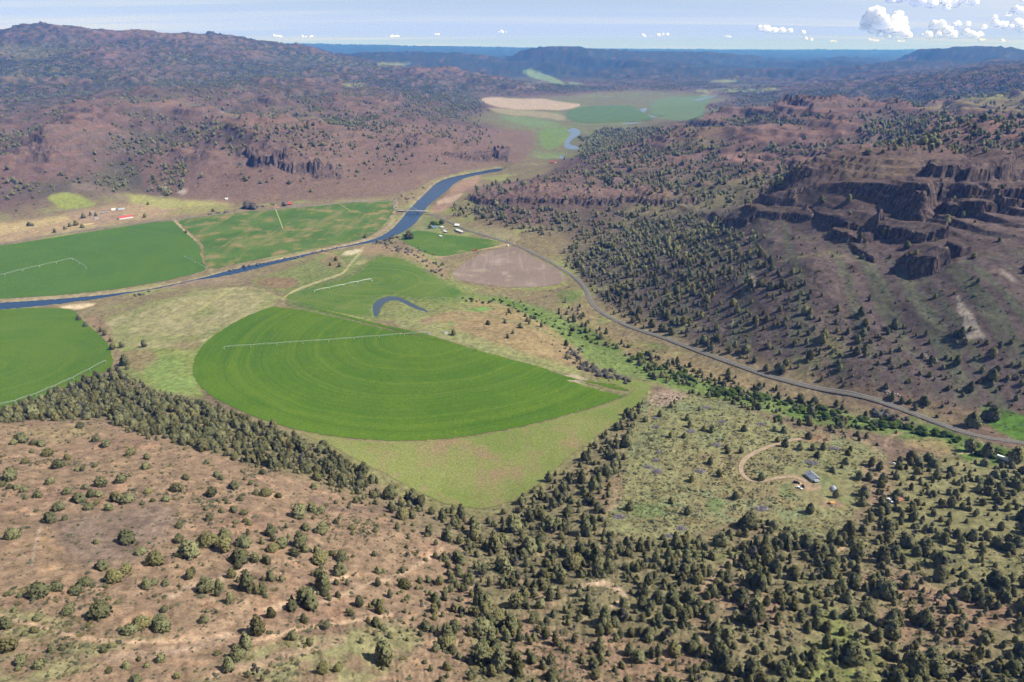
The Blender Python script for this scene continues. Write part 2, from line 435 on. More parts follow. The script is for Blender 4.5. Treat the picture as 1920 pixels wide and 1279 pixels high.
# thin horizontal lava flows on the face of the butte
fl = sstep(poly_sd([(1440,320),(1560,290),(1700,275),(2100,270),(2100,450),(1800,450),(1700,430),(1560,425),(1460,400)], PX, PY, 30), -14, 14)
qf = (Z + 2.2 * fbm(TX, TY, 60, 3, 111) + 3 * fbm(TX, TY, 240, 2, 112)) / 9.0
ff = qf - np.floor(qf); kf = np.clip(.55 + .9 * fbm(TX, TY, 110, 2, 115), 0, 1)
Z += fl * kf * 11.0 * (sstep(ff, .42, .60) - ff)
cliff = np.maximum(cliff, fl * kf * sstep(ff, .38, .44) * (1 - sstep(ff, .58, .66)) * .8)
rough3 = fbm(TX, TY, 5.5, 2, 117)
rough1 = fbm(TX, TY, 48, 4, 101); rough2 = fbm(TX, TY, 12, 4, 105, .65)
def rimrock(pts, steps, talus=0.62, wob=9.0, dome=0.10):
    """steps: list of (distance from rim, height below it)"""
    global Z, cliff
    W = world_pts(pts)
    sd = poly_sd(W[:, :2], TX, TY, 170)
    m = sd > -169
    if not m.any(): return
    _, par = line_d(np.vstack([W[:, :2], W[:1, :2]]), TX, TY, 400)
    zr = np.interp(par[m], np.arange(len(W) + 1), np.append(W[:, 2], W[0, 2]))
    d = -sd[m] + wob * rough1[m] + 3.2 * rough2[m] + .8 * rough3[m]
    sx = np.array([-300, 0] + [s[0] for s in steps] + [steps[-1][0] + 300], float)
    sz = np.array([dome * 60, 0] + [-s[1] for s in steps] + [-(steps[-1][1] + 300 * talus)], float)
    f = np.interp(d, sx, sz)
    zp = zr + f
    up = zp > Z[m]
    sl = np.gradient(sz) if False else None
    zz = Z[m]; zz[up] = zp[up]; 
    cl = cliff[m]
    lim = steps[-1][0]
    steep = np.zeros_like(d)
    prev = (0.0, 0.0)
    for s in steps:
        if s[1] - prev[1] > 1.2 * (s[0] - prev[0]): steep = np.maximum(steep, sstep(d, prev[0] - 3, prev[0]) * (1 - sstep(d, s[0], s[0] + 4)))
        prev = s
    cl = np.where(up, np.maximum(cl, np.maximum(steep, 0.75 * (1 - sstep(d, lim, lim + 14)) * sstep(d, -2, 2))), cl)
    Z[m] = zz; cliff[m] = cl
STEP3 = [(4, 13), (15, 17), (19, 30), (32, 36), (35, 46)]
rimrock([(1486,356,180),(1530,345,192),(1590,341,202),(1650,343,207),(1700,348,209),(1732,366,206),(1748,346,212),(1790,331,218),(1920,318,224),(2100,312,228),
         (2150,285,226),(1900,287,222),(1700,287,214),(1560,312,196),(1505,338,186)], [(2, 7), (4.5, 8), (6.5, 15), (9, 16), (11, 24), (14, 25.5), (16, 33), (19, 34.5), (21, 42), (26, 45)], 0.64, 6)
def outcrop(poly, h, w=2.2, wob=2.6):
    """a broken ledge of rock that stands proud of the slope"""
    global Z, cliff
    sd = poly_sd(poly, PX, PY, 30) + wob * 2.4 * rough2 + wob * 2.2 * rough1
    t = sstep(sd, 0, w)
    Z += h * t * np.clip(0.8 + 0.6 * rough2, 0.3, 1.4)
    cliff = np.maximum(cliff, sstep(sd, -2.0, 0.5) * (1 - 0.75 * sstep(sd, w, w + 5)))
def ledge(poly, h, w=2.0, wob=4.0):
    """a wedge of bedrock that juts out of the slope and breaks off at its lower edge"""
    global Z, cliff
    poly = np.array(poly, float)
    sd = poly_sd(poly, PX, PY, 40) + wob * (1.2 * rough2 + 1.9 * rough1 + .3 * rough3)
    ymin, ymax = poly[:, 1].min(), poly[:, 1].max()
    t = sstep(sd, 0, w) * np.clip((PY - ymin) / (ymax - ymin) * 1.5 + .05, 0, 1)
    Z += h * t * np.clip(.85 + .7 * rough1, .2, 1.5)
    cliff = np.maximum(cliff, sstep(sd, -3.5, 0) * (1 - .8 * sstep(sd, w, w + 5)))
ledge([(1400,392),(1470,385),(1500,398),(1530,405),(1520,418),(1470,415),(1420,412),(1395,402)], 9)
ledge([(1500,392),(1560,392),(1610,405),(1650,425),(1640,442),(1590,436),(1540,418)], 15)
ledge([(1560,425),(1600,435),(1640,446),(1625,462),(1590,455),(1555,440)], 14)
ledge([(1640,412),(1700,405),(1770,425),(1772,446),(1730,462),(1690,452),(1640,440)], 15)
ledge([(1580,448),(1620,455),(1650,470),(1640,492),(1615,478)], 8)
ledge([(1688,482),(1730,472),(1770,478),(1778,500),(1745,520),(1700,516)], 24, 2, 2.0)
ledge([(1766,466),(1800,462),(1820,478),(1800,490),(1770,484)], 14, 2, 2)
ledge([(1740,312),(1800,302),(1880,300),(2000,300),(2000,338),(1900,336),(1820,338),(1760,342),(1735,338)], 19)
ledge([(1755,352),(1840,344),(2000,344),(2000,368),(1900,370),(1820,376),(1760,374)], 15)
ledge([(1765,384),(1840,378),(2000,374),(2000,394),(1900,396),(1830,404),(1770,402)], 15)
ledge([(1420,372),(1470,356),(1500,362),(1490,384),(1440,390)], 7)
ledge([(1330,405),(1390,395),(1420,410),(1400,425),(1350,425)], 9)
ledge([(1480,318),(1560,302),(1580,318),(1520,335),(1480,338)], 8)
ledge([(1655,352),(1730,350),(1760,372),(1740,400),(1700,395)], 10)
outcrop([(465,293),(500,287),(530,296),(545,310),(520,318),(480,312)], 24)
outcrop([(505,310),(560,305),(600,318),(625,325),(600,332),(540,330)], 24)
outcrop([(440,288),(470,284),(475,294),(450,298)], 10)
outcrop([(575,322),(640,322),(640,336),(590,338)], 15)
outcrop([(330,296),(380,288),(400,296),(370,304)], 9)
outcrop([(60,300),(110,295),(120,305),(70,308)], 11)
outcrop([(875,371),(950,364),(1060,362),(1150,362),(1280,371),(1312,384),(1290,394),(1200,389),(1100,391),(1000,384),(900,384)], 12)
outcrop([(828,289),(925,287),(938,297),(880,301)], 12)
outcrop([(925,281),(955,283),(950,297),(930,299)], 16)
outcrop([(760,267),(785,266),(783,276),(765,278)], 14)
outcrop([(1240,262),(1290,243),(1390,233),(1380,241),(1300,253),(1260,270)], 12)
outcrop([(1465,203),(1560,200),(1562,207),(1470,211)], 16)
outcrop([(1540,243),(1575,240),(1578,250),(1545,252)], 12)

# the river bed and the pond
RIVER = chaikin([(-400,600),(-200,585),(0,567.5),(60,564),(130,559),(200,552.5),(285,541.5),(330,532),(377,521.5),(420,509.5),(460,500),(500,491.5),(540,483.5),(572,476.5),(615,468),(660,458.5),
         (690,451.5),(712,444.5),(735,430),(752,411),(765,395),(775,384),(790,370),(803,357),(815,345),(830,337),(850,331),(880,325.5),(902,321),(940,314),
         (945,320),(908,326),(872,333.5),(852,344),(838,358),(818,373),(803,385),(793,400),(778,420),(757,435.5),(730,445.5),(703,454.5),(665,460.5),
         (620,470),(578,478.5),(560,484.5),(500,499.5),(440,514.5),(400,521.5),(375,524),(330,534),(282,544.5),(240,550.5),(150,565.5),(60,576),(0,581),(-200,600),(-400,618)], 1)
def flat_poly(px_poly, z):
    o = []
    for px, py in px_poly:
        rx, ry, rz = ray(px, py); d = (z - CAM_H) / rz; o.append((d * rx, d * ry))
    return np.array(o)
POND = chaikin([(698,573),(705,564),(720,557),(738,555),(752,558),(768,566),(785,575),(806,584.5),(800,586),(775,578),(752,566),(738,562.5),(722,567),(713,578),(709,594),(701,595),(699,584)], 2)
FARRIVER = [chaikin(p, 1) for p in (
    [(1062,244),(1075,239),(1086,243),(1090,250),(1082,256),(1072,262),(1066,271),(1083,274),(1088,280),(1072,281),(1058,277),(1057,268),(1063,259),(1072,252)],
    [(1048,289),(1056,293),(1063,299),(1080,304),(1078,308),(1060,305),(1050,299)],
    [(1197,209),(1203,203),(1214,202),(1213,207),(1206,212),(1222,217),(1232,221),(1226,223),(1210,218),(1200,214)],
    [(1165,232),(1185,229),(1208,230),(1206,233),(1168,235)],
    [(1300,187),(1330,181),(1352,177),(1350,180),(1322,186),(1304,190)])]
WZ = 0.0
riv_w = flat_poly(RIVER, WZ)
sdr = poly_sd(riv_w, TX, TY, 60)
mid = sstep(TR, 500, 900) * (1 - sstep(TR, 3000, 4000))
Z = np.where(TR > 600, np.maximum(Z, 1.2), Z)                       # nothing but the beds lies below the water
bank = np.clip(-sdr, 0, 60)
Z = np.where(sdr > -60, np.minimum(Z, np.where(sdr > 0, -0.3 - np.minimum(sdr * 0.25, 2.0), 0.25 + 1.6 * np.sqrt(bank) * 0.5 + bank * 0.16)), Z)
pond_w = flat_poly(POND, 29.0)
sdp = poly_sd(pond_w, TX, TY, 25)
Z = np.where(sdp > -25, np.where(sdp > 0, 29 - 0.3 - np.minimum(sdp * 0.3, 1.5), lerp(29.7, Z, sstep(-sdp, 0, 25))), Z)
far_w = [flat_poly(p, 2.0) for p in FARRIVER]
for wp in far_w:
    s_ = poly_sd(wp, TX, TY, 40)
    Z = np.where(s_ > 0, 1.0, np.where(s_ > -40, np.minimum(Z, 2.3 + (-s_) * 0.12), Z))

PX, PY = project(TX, TY, Z)
def blur(a, k):
    for ax in (0, 1):
        c_ = np.cumsum(np.pad(a, [(k + 1, k) if i == ax else (0, 0) for i in (0, 1)], 'edge'), axis=ax)
        n_ = a.shape[ax]
        a = (np.take(c_, np.arange(2 * k + 1, 2 * k + 1 + n_), ax) - np.take(c_, np.arange(0, n_), ax)) / (2 * k + 1)
    return a
REL = (Z - blur(blur(Z, 20), 20)) / (TR * .006)                     # ridges positive, draws negative
def th(x, y):
    """height of the ground"""
    x = np.asarray(x, float); y = np.asarray(y, float)
    return bil(Z, AZ, LR, np.arctan2(x, y), np.log(np.maximum(np.hypot(x, y), 19)))
def hit(px, py):
    """where the sight line through a picture point meets the ground (arrays)"""
    px = np.atleast_1d(np.asarray(px, float)); py = np.atleast_1d(np.asarray(py, float))
    rx, ry, rz = ray(px, py)
    rx = rx + 0 * py
    L = np.hypot(rx, ry); az = np.arctan2(rx, ry); tan = rz / L
    rr = np.exp(LR)
    out = np.zeros((len(px), 3))
    for k in range(len(px)):
        i = min(max(np.searchsorted(AZ, az[k]) - 1, 0), NA - 2); t = (az[k] - AZ[i]) / (AZ[i + 1] - AZ[i])
        colz = Z[:, i] * (1 - t) + Z[:, i + 1] * t
        diff = CAM_H + tan[k] * rr - colz
        j = np.nonzero(diff[60:] < 0)[0]
        j = (j[0] + 60) if len(j) else NR - 1
        a, b = diff[j - 1], diff[j]
        r = rr[j - 1] + (rr[j] - rr[j - 1]) * (a / (a - b) if a != b else 0)
        out[k] = (r * math.sin(az[k]), r * math.cos(az[k]), 0)
    out[:, 2] = th(out[:, 0], out[:, 1])
    return out
def gp(px, py):
    return Vector(hit(px, py)[0])

# ------------------------------------------------------------------ what covers the ground: soil, grass, rock (base colours only)
n1 = fbm(TX, TY, 320, 4, 201); n2 = fbm(TX, TY, 70, 4, 205); n3 = fbm(TX, TY, 16, 4, 209); n4 = fbm(TX, TY, 1600, 4, 213); n5 = fbm(TX, TY, 5, 3, 217)
def c(*a): return np.array(a, float)
RED = c(.215, .149, .095); PURPLE = c(.108, .073, .062); TAN = c(.33, .245, .145); OLIVE = c(.155, .160, .068); SAGE = c(.135, .145, .085)
MEADOW = c(.095, .185, .028); GREEN = c(.045, .150, .016); LIME = c(.19, .24, .055); BASALT = c(.048, .037, .035); SCREE = c(.125, .092, .078); PALE = c(.36, .31, .25)
STRAW = c(.34, .29, .12)
CC = np.empty(TX.shape + (3,)); CC[:] = PURPLE
def mixin(col, m):
    global CC
    CC += (col - CC) * np.clip(m, 0, 1)[..., None]
def paint(poly, col, soft=5, amt=1.0, mod=None, wob=1.0, closed_smooth=1):
    sd = poly_sd(chaikin(poly, closed_smooth), PX + nwx * 6 * wob, PY + nwy * 6 * wob, soft + 2)
    m = sstep(sd, -soft, soft) * amt
    if mod is not None: m = m * mod
    mixin(col, m)
def trail(pts, col, half=2.0, soft=1.5, amt=1.0, wob=0.3):
    d, _ = line_d(chaikin(pts, 2, False), PX + nwx * 4 * wob, PY + nwy * 4 * wob, half + soft + 1)
    mixin(col, (1 - sstep(d, half - soft * 0.5, half + soft)) * amt)
U = lambda x, a, b: sstep(x, a, b)
mixin(c(.175, .135, .080), near)
mixin(c(.140, .086, .070), U(n1, -.1, .35) * 0.7)
mixin(c(.118, .106, .064), U(n4, .0, .4) * 0.55)
mixin(c(.115, .085, .075), U(n2 + .5 * n1, .15, .5) * 0.6)
mixin(OLIVE, U(fbm(TX, TY, 700, 4, 221), .12, .45) * 0.45)
# draws are darker and greener, crests bare and reddish
hz_ = sstep(TR, 1300, 1800)
mixin(c(.075, .072, .045), U(-REL + .5 * n3, .15, 1.0) * hz_ * .7); mixin(c(.175, .108, .085), U(REL + .4 * n2, .25, 1.1) * hz_ * .6)
# valley floor
mixin(c(.135, .130, .062), (1 - sstep(Z, 14, 34)) * sstep(TR, 2200, 2900) * .85); mixin(c(.12, .16, .06), (1 - sstep(Z, 8, 22)) * sstep(TR, 2200, 2900) * U(n2 + n1, .0, .4) * .7)
flatm = (1 - sstep(Z, 17, 30) * sstep(TR, 1300, 1500)) * (1 - sstep(Z, 30, 60)) * sstep(TR, 650, 800) * (1 - sstep(TR, 2200, 2900))
mixin(c(.20, .165, .085), flatm * 0.75); mixin(LIME, flatm * U(n2 + n1, .0, .5) * 0.5)
# far off, timber too distant to tell its trees apart
spk = fbm(TX, TY, 46, 2, 241); tim = fbm(TX, TY, 800, 3, 243)
mixin(c(.036, .042, .026), sstep(TR, 2800, 5200) * U(spk + .55 * tim, -.22, .12) * sstep(Z, 20, 50) * .88)
mixin(c(.036, .042, .028), sstep(TR, 7500, 11000) * U(fbm(TX, TY, 300, 4, 247), -.6, -.1) * .85)
foot = [(440,384),(560,376),(742,368),(785,352),(825,331),(900,315),(1000,300),(1000,230),(300,240),(250,340),(330,370)]
paint(foot, c(.150, .098, .076), 4, .85); paint(foot, c(.112, .076, .065), 4, .6, U(n2 + n1, .0, .4))
# near red hill and the woods below it
paint([(-700,780),(100,775),(210,785),(300,820),(450,850),(600,890),(680,940),(760,990),(860,1010),(900,1100),(800,1900),(-700,1900)], RED, 14)
mixin(c(.165, .105, .075), near * sstep(Z, 60, 90) * U(n2, .05, .45) * 0.65)
mixin(c(.27, .165, .10), near * sstep(Z, 60, 90) * U(n3 + .4 * n2, .12, .5) * 0.55)
paint([(95,960),(140,975),(330,930),(330,1000),(250,1060),(110,1055)], c(.17, .125, .095), 18, .8)
paint([(60,1000),(130,985),(110,1070),(70,1075)], c(.30, .19, .10), 22, .5, U(n3, -.3, .3))
paint([(-60,745),(100,725),(220,690),(330,735),(440,770),(600,830),(700,900),(640,930),(560,895),(430,860),(300,820),(210,785),(60,785),(-100,790)], c(.165, .135, .075), 9, .9)
mixin(c(.21, .20, .075), near * U(-n2 + .3 * n3, .1, .5) * sstep(PY, 690, 720) * (1 - sstep(PX, 620, 760)) * (1 - sstep(PY, 800, 860)) * .6)
# grassy strips with sagebrush at the foot of the picture
for p in ([(-20,1140),(90,1150),(190,1190),(180,1215),(60,1200),(-20,1185)], [(-20,1230),(120,1215),(240,1190),(200,1240),(60,1290),(-20,1300)], [(330,1290),(420,1240),(520,1200),(620,1190),(700,1210),(600,1270),(480,1300)],
          [(640,1170),(720,1160),(800,1185),(760,1240),(680,1290),(620,1290)], [(160,1190),(260,1200),(330,1180),(250,1220)]):
    paint(p, c(.185, .18, .085), 12, .8, U(n3 + .5 * n2, -.35, .1))
# the wooded right half of the foreground
paint([(860,1000),(960,965),(1060,890),(1150,790),(1210,735),(1240,760),(1200,860),(1140,980),(1260,1020),(1420,990),(1600,1000),(1640,900),(1700,850),(2000,860),(2700,900),(2700,2000),(820,2000),(900,1120)], c(.165, .140, .075), 12, .95)
mixin(c(.20, .125, .085), near * sstep(PX, 850, 1000) * sstep(PY, 960, 1010) * U(n2 + .2 * n3, .05, .4) * .75)
mixin(c(.155, .185, .05), near * sstep(PX, 1150, 1350) * sstep(PY, 980, 1040) * U(-n2 - .3 * n1, .1, .5) * .75)
paint([(1640,880),(1750,850),(1940,870),(1940,1120),(1800,1100),(1700,1040),(1650,960)], c(.165, .16, .07), 20, .7)
paint([(540,800),(610,850),(710,912),(780,945),(860,972),(930,968),(1000,935),(1060,880),(1160,800),(1235,725),(1190,705),(1100,705),(900,800),(700,830)], c(.165, .155, .068), 7, .9)
# plateau: sage and dry grass round the cabin
PLATEAU = [(1205,742),(1290,735),(1400,770),(1480,800),(1560,815),(1660,840),(1650,900),(1620,940),(1570,1010),(1480,1000),(1400,970),(1300,1000),(1180,1010),(1130,990),(1160,900),(1185,830)]
paint(PLATEAU, c(.178, .174, .080), 9, 1)
platm = sstep(poly_sd(PLATEAU, PX, PY, 12), -8, 8)
mixin(c(.125, .150, .075), platm * U(n2 + .6 * n3, .0, .45) * .7); mixin(c(.21, .19, .095), platm * U(-n2 + .5 * n5, .12, .5) * .6)
mixin(c(.225, .15, .085), platm * U(n1 - .3 * n3, .1, .5) * .5)
for p in ([(1320,940),(1360,935),(1345,965),(1330,960)], [(1340,938),(1362,940),(1358,950),(1342,948)], [(1545,860),(1560,878),(1545,880)], [(1535,893),(1555,895),(1550,905)], [(1560,935),(1600,935),(1590,945)], [(1175,945),(1235,940),(1260,965),(1200,975)], [(1470,905),(1490,935),(1460,930)]):
    paint(p, c(.105, .145, .05), 6, .7)
paint([(1484,888),(1510,900),(1545,912),(1530,922),(1494,914),(1482,898)], c(.29, .20, .13), 4, .85)
paint([(1535,938),(1580,938),(1585,950),(1545,952)], c(.27, .18, .12), 4, .8)
paint([(1510,810),(1560,815),(1560,830),(1500,828)], c(.23, .14, .09), 4, .8)
paint([(1225,735),(1280,730),(1290,745),(1240,765),(1220,755)], c(.25, .18, .14), 5, .9)
paint([(1140,900),(1165,880),(1175,930),(1140,965),(1100,960)], RED, 10, .7)
paint([(1620,850),(1690,900),(1640,960),(1610,930)], c(.22, .14, .10), 12, .6)
# creek bottom: green meadow along the stream
paint([(870,545),(960,560),(1060,590),(1100,640),(1180,670),(1260,690),(1330,715),(1440,745),(1560,770),(1700,800),(1900,840),(1900,870),(1750,840),(1600,800),(1450,775),(1330,745),(1230,720),(1120,690),(1050,640),(960,590),(880,565)], c(.125, .175, .048), 8, .9)
for p in ([(1060,600),(1130,625),(1180,655),(1150,665),(1090,640)], [(1170,640),(1240,645),(1260,660),(1200,665)], [(1180,680),(1260,695),(1320,720),(1300,735),(1220,710)], [(940,555),(1010,590),(1050,605),(1000,600),(940,575)], [(1045,545),(1085,545),(1085,565),(1050,568)],
          [(1470,760),(1560,785),(1640,800),(1560,805),(1480,785)], [(1840,755),(1900,775),(1960,810),(1960,835),(1900,815),(1850,790)], [(1880,840),(1960,850),(1960,870),(1880,865)], [(1790,840),(1880,860),(1860,880),(1790,860)], [(1690,775),(1760,800),(1850,830),(1900,845),(1840,845),(1740,815)]):
    paint(p, c(.085, .135, .03), 6, .9, U(n3, -.5, .1))
paint([(1090,560),(1130,620),(1230,650),(1330,690),(1420,715),(1400,735),(1250,695),(1120,630),(1080,590)], c(.22, .165, .085), 8, .55)
paint([(1835,752),(1890,768),(1960,795),(1960,838),(1900,822),(1850,800)], c(.075, .145, .022), 5, .95)
paint([(1680,825),(1760,820),(1800,850),(1740,850)], c(.24, .175, .09), 6, .7)
# terrace between the pivots and the creek
paint([(800,590),(870,555),(960,575),(1040,620),(1090,660),(1100,700),(1040,690),(960,660),(880,630),(820,610)], c(.235, .175, .09), 6, .9)
paint([(735,590),(780,585),(850,615),(930,645),(1010,670),(1090,690),(1090,705),(1020,690),(930,668),(860,645),(790,622),(740,610)], c(.20, .205, .085), 5, .9)
mixin(GREEN * 1.2 + .02, sstep(PX, 830, 850) * (1 - sstep(PX, 930, 950)) * sstep(PY, 570, 580) * (1 - sstep(PY, 612, 620)) * U(n2 + n3 * .5, .05, .35) * .8)
paint([(780,600),(830,590),(800,612)], c(.20, .14, .09), 4, .8)
paint([(1010,715),(1060,700),(1110,708),(1080,722)], c(.31, .25, .17), 3, .9)
paint([(470,525),(560,498),(640,468),(690,468),(670,505),(600,530),(540,552),(480,540)], c(.155, .175, .058), 5, .9)
paint([(690,575),(720,545),(860,545),(900,575),(800,592),(740,600),(700,604)], c(.16, .18, .06), 6, .8)
paint([(490,520),(550,520),(560,535),(520,545),(480,535)], c(.20, .13, .08), 4, .85)
paint([(600,485),(640,475),(640,500),(610,500)], c(.22, .14, .09), 4, .8)
paint([(660,462),(720,458),(800,478),(850,520),(830,525),(780,495),(720,478),(670,480)], c(.235, .17, .10), 4, .85)
paint([(650,470),(672,468),(680,473),(640,480)], c(.48, .42, .28), 2, .9); paint([(655,462),(640,466),(560,480),(565,477)], c(.42, .38, .32), 1.5, .8)
paint([(665,490),(685,486),(690,492),(668,497)], c(.42, .32, .18), 2, .85)
paint([(520,560),(570,535),(650,515),(690,480),(760,478),(830,520),(885,555),(840,570),(760,560),(715,562),(700,606),(600,596)], c(.085, .135, .030), 11, .8); paint([(560,510),(650,475),(690,480),(640,515),(570,535)], c(.115, .155, .045), 9, .6, U(n2, -.2, .3))
# old pivot circle beside the big field, and the grass round it
OLD = [(185,610),(230,590),(300,565),(390,545),(470,535),(535,562),(470,590),(420,618),(385,640),(330,655),(230,650),(195,635)]
paint([(180,610),(250,580),(400,540),(540,560),(400,640),(372,680),(370,720),(390,745),(340,745),(240,712),(215,680),(205,640)], c(.175, .200, .062), 7, 1)
paint(OLD, c(.235, .215, .105), 4, 1, None, .4)
oc = flat_poly([(372, 588)], 20)[0]
orr = np.hypot(TX - oc[0], TY - oc[1])
om = sstep(poly_sd(OLD, PX, PY, 5), -3, 3)
mixin(c(.31, .27, .15), om * U(np.sin(orr / 6.5 + 2.5 * n2) + n3, .3, 1.4) * .65)
mixin(c(.16, .18, .06), om * U(np.sin(orr / 17.0 + 1.5 + 2.0 * n2) + n1, .3, 1.2) * .6)
paint([(232,655),(290,655),(310,690),(260,700),(228,680)], c(.20, .145, .085), 6, .75); paint([(330,640),(385,640),(360,660),(320,655)], c(.20, .145, .085), 6, .6)
paint([(255,700),(320,660),(360,690),(370,735),(300,735)], c(.15, .21, .06), 8, .8, U(n2, -.3, .2))
paint([(160,590),(195,595),(215,640),(205,650),(180,620)], c(.21, .145, .09), 4, .9); paint([(205,650),(235,655),(230,700),(212,700)], c(.20, .145, .09), 4, .8)
paint([(110,574),(160,569),(182,568),(160,578),(115,580)], c(.50, .40, .25), 2, .95)
# left river flats: farm yard and dry grass
paint([(-200,470),(-200,430),(60,415),(160,395),(230,380),(330,378),(450,380),(400,395),(320,405),(200,422),(100,440),(0,458)], c(.28, .205, .12), 7, .95)
paint([(85,367),(130,358),(182,381),(172,387),(120,393),(100,382)], c(.20, .22, .06), 2.5, 1, None, .3)
paint([(205,365),(250,362),(320,375),(420,382),(440,388),(330,392),(260,385)], c(.26, .25, .09), 4, .95)
paint([(330,392),(440,384),(440,394),(310,404)], c(.20, .19, .07), 4, .9)
paint([(-20,425),(100,408),(150,400),(200,400),(100,418),(-20,445)], c(.34, .27, .13), 4, .8)
paint([(110,400),(200,386),(240,400),(220,420),(150,420)], c(.235, .165, .115), 4, .7)
trail([(235,375),(180,350),(140,352)], c(.17, .125, .10), 7, 8, .6)
# river banks, bars
paint([(540,388),(640,378),(740,372),(742,384),(640,384),(540,392)], c(.20, .165, .115), 3, .8)
paint([(800,398),(830,372),(860,340),(905,326),(895,345),(870,360),(845,385),(820,402)], c(.26, .17, .115), 3, .95)
paint([(818,376),(850,368),(872,362),(850,378),(820,386)], c(.36, .27, .19), 2.5, .8)
trail([(742,378),(745,388),(730,405),(742,412),(720,432),(690,450),(640,462),(560,478),(470,499),(400,518),(300,538),(200,550),(100,558),(0,562)], c(.26, .215, .13), 2.4, 2, .8)
paint([(285,543),(380,522),(470,515),(430,530),(330,540)], c(.21, .155, .105), 3, .9)
paint([(770,445),(740,440),(760,420),(790,405),(830,412),(840,430)], c(.14, .18, .06), 4, .8)
paint([(870,425),(950,430),(980,440),(970,455),(930,446)], c(.21, .18, .10), 3, .9)
paint([(770,405),(790,405),(800,440),(780,440)], c(.22, .18, .10), 3, .5)
# far valley fields
paint([(900,184),(930,181),(960,186),(1010,184),(1060,192),(1096,196),(1062,207),(1000,206),(950,204),(905,193)], c(.33, .26, .19), 2, .95, None, .4)
paint([(905,200),(1000,208),(1060,215),(1060,228),(1010,220),(940,214)], c(.24, .21, .12), 2, .8, None, .4)
paint([(930,215),(1010,222),(1060,235),(1010,242),(960,230)], c(.13, .20, .07), 3, .6, None, .5)
paint([(1010,240),(1060,238),(1078,245),(1062,260),(1050,276),(1020,282),(1012,262)], c(.12, .17, .05), 2, .95, None, .4)
paint([(1000,290),(1055,285),(1060,296),(1010,300)], c(.13, .19, .06), 3, .6)
paint([(1225,186),(1290,180),(1340,178),(1330,190),(1320,205),(1318,228),(1240,224),(1215,212)], c(.11, .16, .07), 2, .9, None, .4)
paint([(975,133),(1000,131),(1040,146),(1060,158),(1040,158),(1000,148)], c(.16, .22, .09), 2, .9)
paint([(1060,150),(1100,158),(1070,160)], c(.16, .22, .09), 2, .8)
for p in ([(640,155),(690,158),(690,163),(640,160)], [(705,118),(770,118),(770,122),(700,122)], [(1330,150),(1380,149),(1380,154),(1335,155)], [(1290,170),(1380,165),(1470,166),(1440,172),(1330,176)]):
    paint(p, c(.20, .22, .10), 2, .8)
paint([(1700,205),(1780,190),(1850,178),(1960,168),(1960,220),(1880,208),(1800,205)], c(.19, .155, .075), 4, .8)
paint([(1780,185),(1860,174),(1960,168),(1960,180),(1850,190)], c(.18, .19, .07), 4, .6)
paint([(0,80),(0,110),(120,105),(60,90)], c(.19, .17, .09), 5, .5)
# right slope: scree fans, sage, pale slides
sl = sstep(poly_sd([(1060,480),(1250,400),(1500,380),(1960,400),(1960,770),(1800,760),(1560,700),(1300,640),(1120,560)], PX, PY, 20), -15, 15)
mixin(c(.092, .071, .063), sl * .95)
fan = fbm(np.arctan2(TX - 560, TY - 1500) * 60, TR * 0.004, 1.6, 3, 231)
mixin(c(.088, .096, .056), sl * U(fan + .35 * n3, -.05, .3) * .75)
mixin(c(.19, .185, .075), sl * U(n2 + .4 * n1, .1, .45) * .5 * (1 - sstep(PX, 1500, 1750)))
mixin(c(.125, .092, .080), sl * U(-fan + .3 * n3, .05, .4) * .6)
for p, a in (([(1793,548),(1802,560),(1835,610),(1850,640),(1830,632),(1808,640),(1806,620),(1800,590)], .8), ([(1725,640),(1745,662),(1755,675),(1735,668)], .55), ([(1405,510),(1418,515),(1415,540),(1390,560),(1395,530)], .5), ([(1408,450),(1414,448),(1405,470)], .55),
             ([(1875,500),(1905,525),(1910,535),(1880,515)], .6), ([(1740,425),(1780,440),(1760,455),(1730,445)], .5), ([(1370,590),(1385,600),(1372,615)], .4), ([(330,360),(340,352),(355,355),(345,366)], .7), ([(305,340),(315,345),(310,362)], .5), ([(1035,150),(985,160),(990,165)], .3)):
    paint(p, PALE, 3, a, U(fbm(TX * .9, TY * .25, 14, 3, 237) + .5, -.1, .5))
paint([(1440,330),(1560,300),(1720,296),(1980,292),(1980,465),(1860,470),(1760,500),(1660,480),(1560,440),(1440,410)], c(.094, .068, .060), 9, .85); paint([(1740,330),(1980,320),(1980,450),(1800,460)], c(.125, .092, .080), 9, .7, U(n3 + n2, -.2, .3))
# bare pink clearings on the far right slope
paint([(1340,285),(1450,288),(1470,300),(1400,305),(1350,300)], c(.25, .15, .12), 4, .7)
paint([(870,345),(1000,345),(1200,352),(1290,372),(1180,362),(1000,362),(880,368)], c(.20, .13, .105), 5, .7)
paint([(1550,310),(1620,295),(1740,300),(1720,320),(1660,335),(1570,335)], c(.135, .100, .066), 5, .8)
# tracks
D1 = c(.34, .235, .15)
trail([(-30,1148),(60,1170),(130,1192),(210,1203),(290,1204),(370,1200),(420,1186),(440,1194),(470,1203),(510,1194),(560,1177),(620,1172),(690,1158),(735,1153)], D1, 3.2, 2.5, .95)
trail([(340,1192),(380,1188),(430,1165),(470,1120)], c(.30, .205, .13), 8, 10, .75); trail([(500,1145),(560,1125),(600,1098),(650,1078)], c(.40, .28, .18), 5, 5, .95)
trail([(200,1235),(330,1222),(430,1195)], c(.34, .24, .165), 6, 8, .8); trail([(400,1265),(520,1235),(640,1200)], c(.31, .215, .145), 6, 8, .7); trail([(320,1120),(350,1100),(420,1085),(480,1060)], c(.36, .26, .18), 4, 5, .7); trail([(590,935),(640,960),(700,950),(745,965)], c(.13, .09, .07), 3, 5, .7); trail([(600,1130),(680,1100),(760,1075),(830,1030)], c(.36, .255, .17), 3, 4, .7)
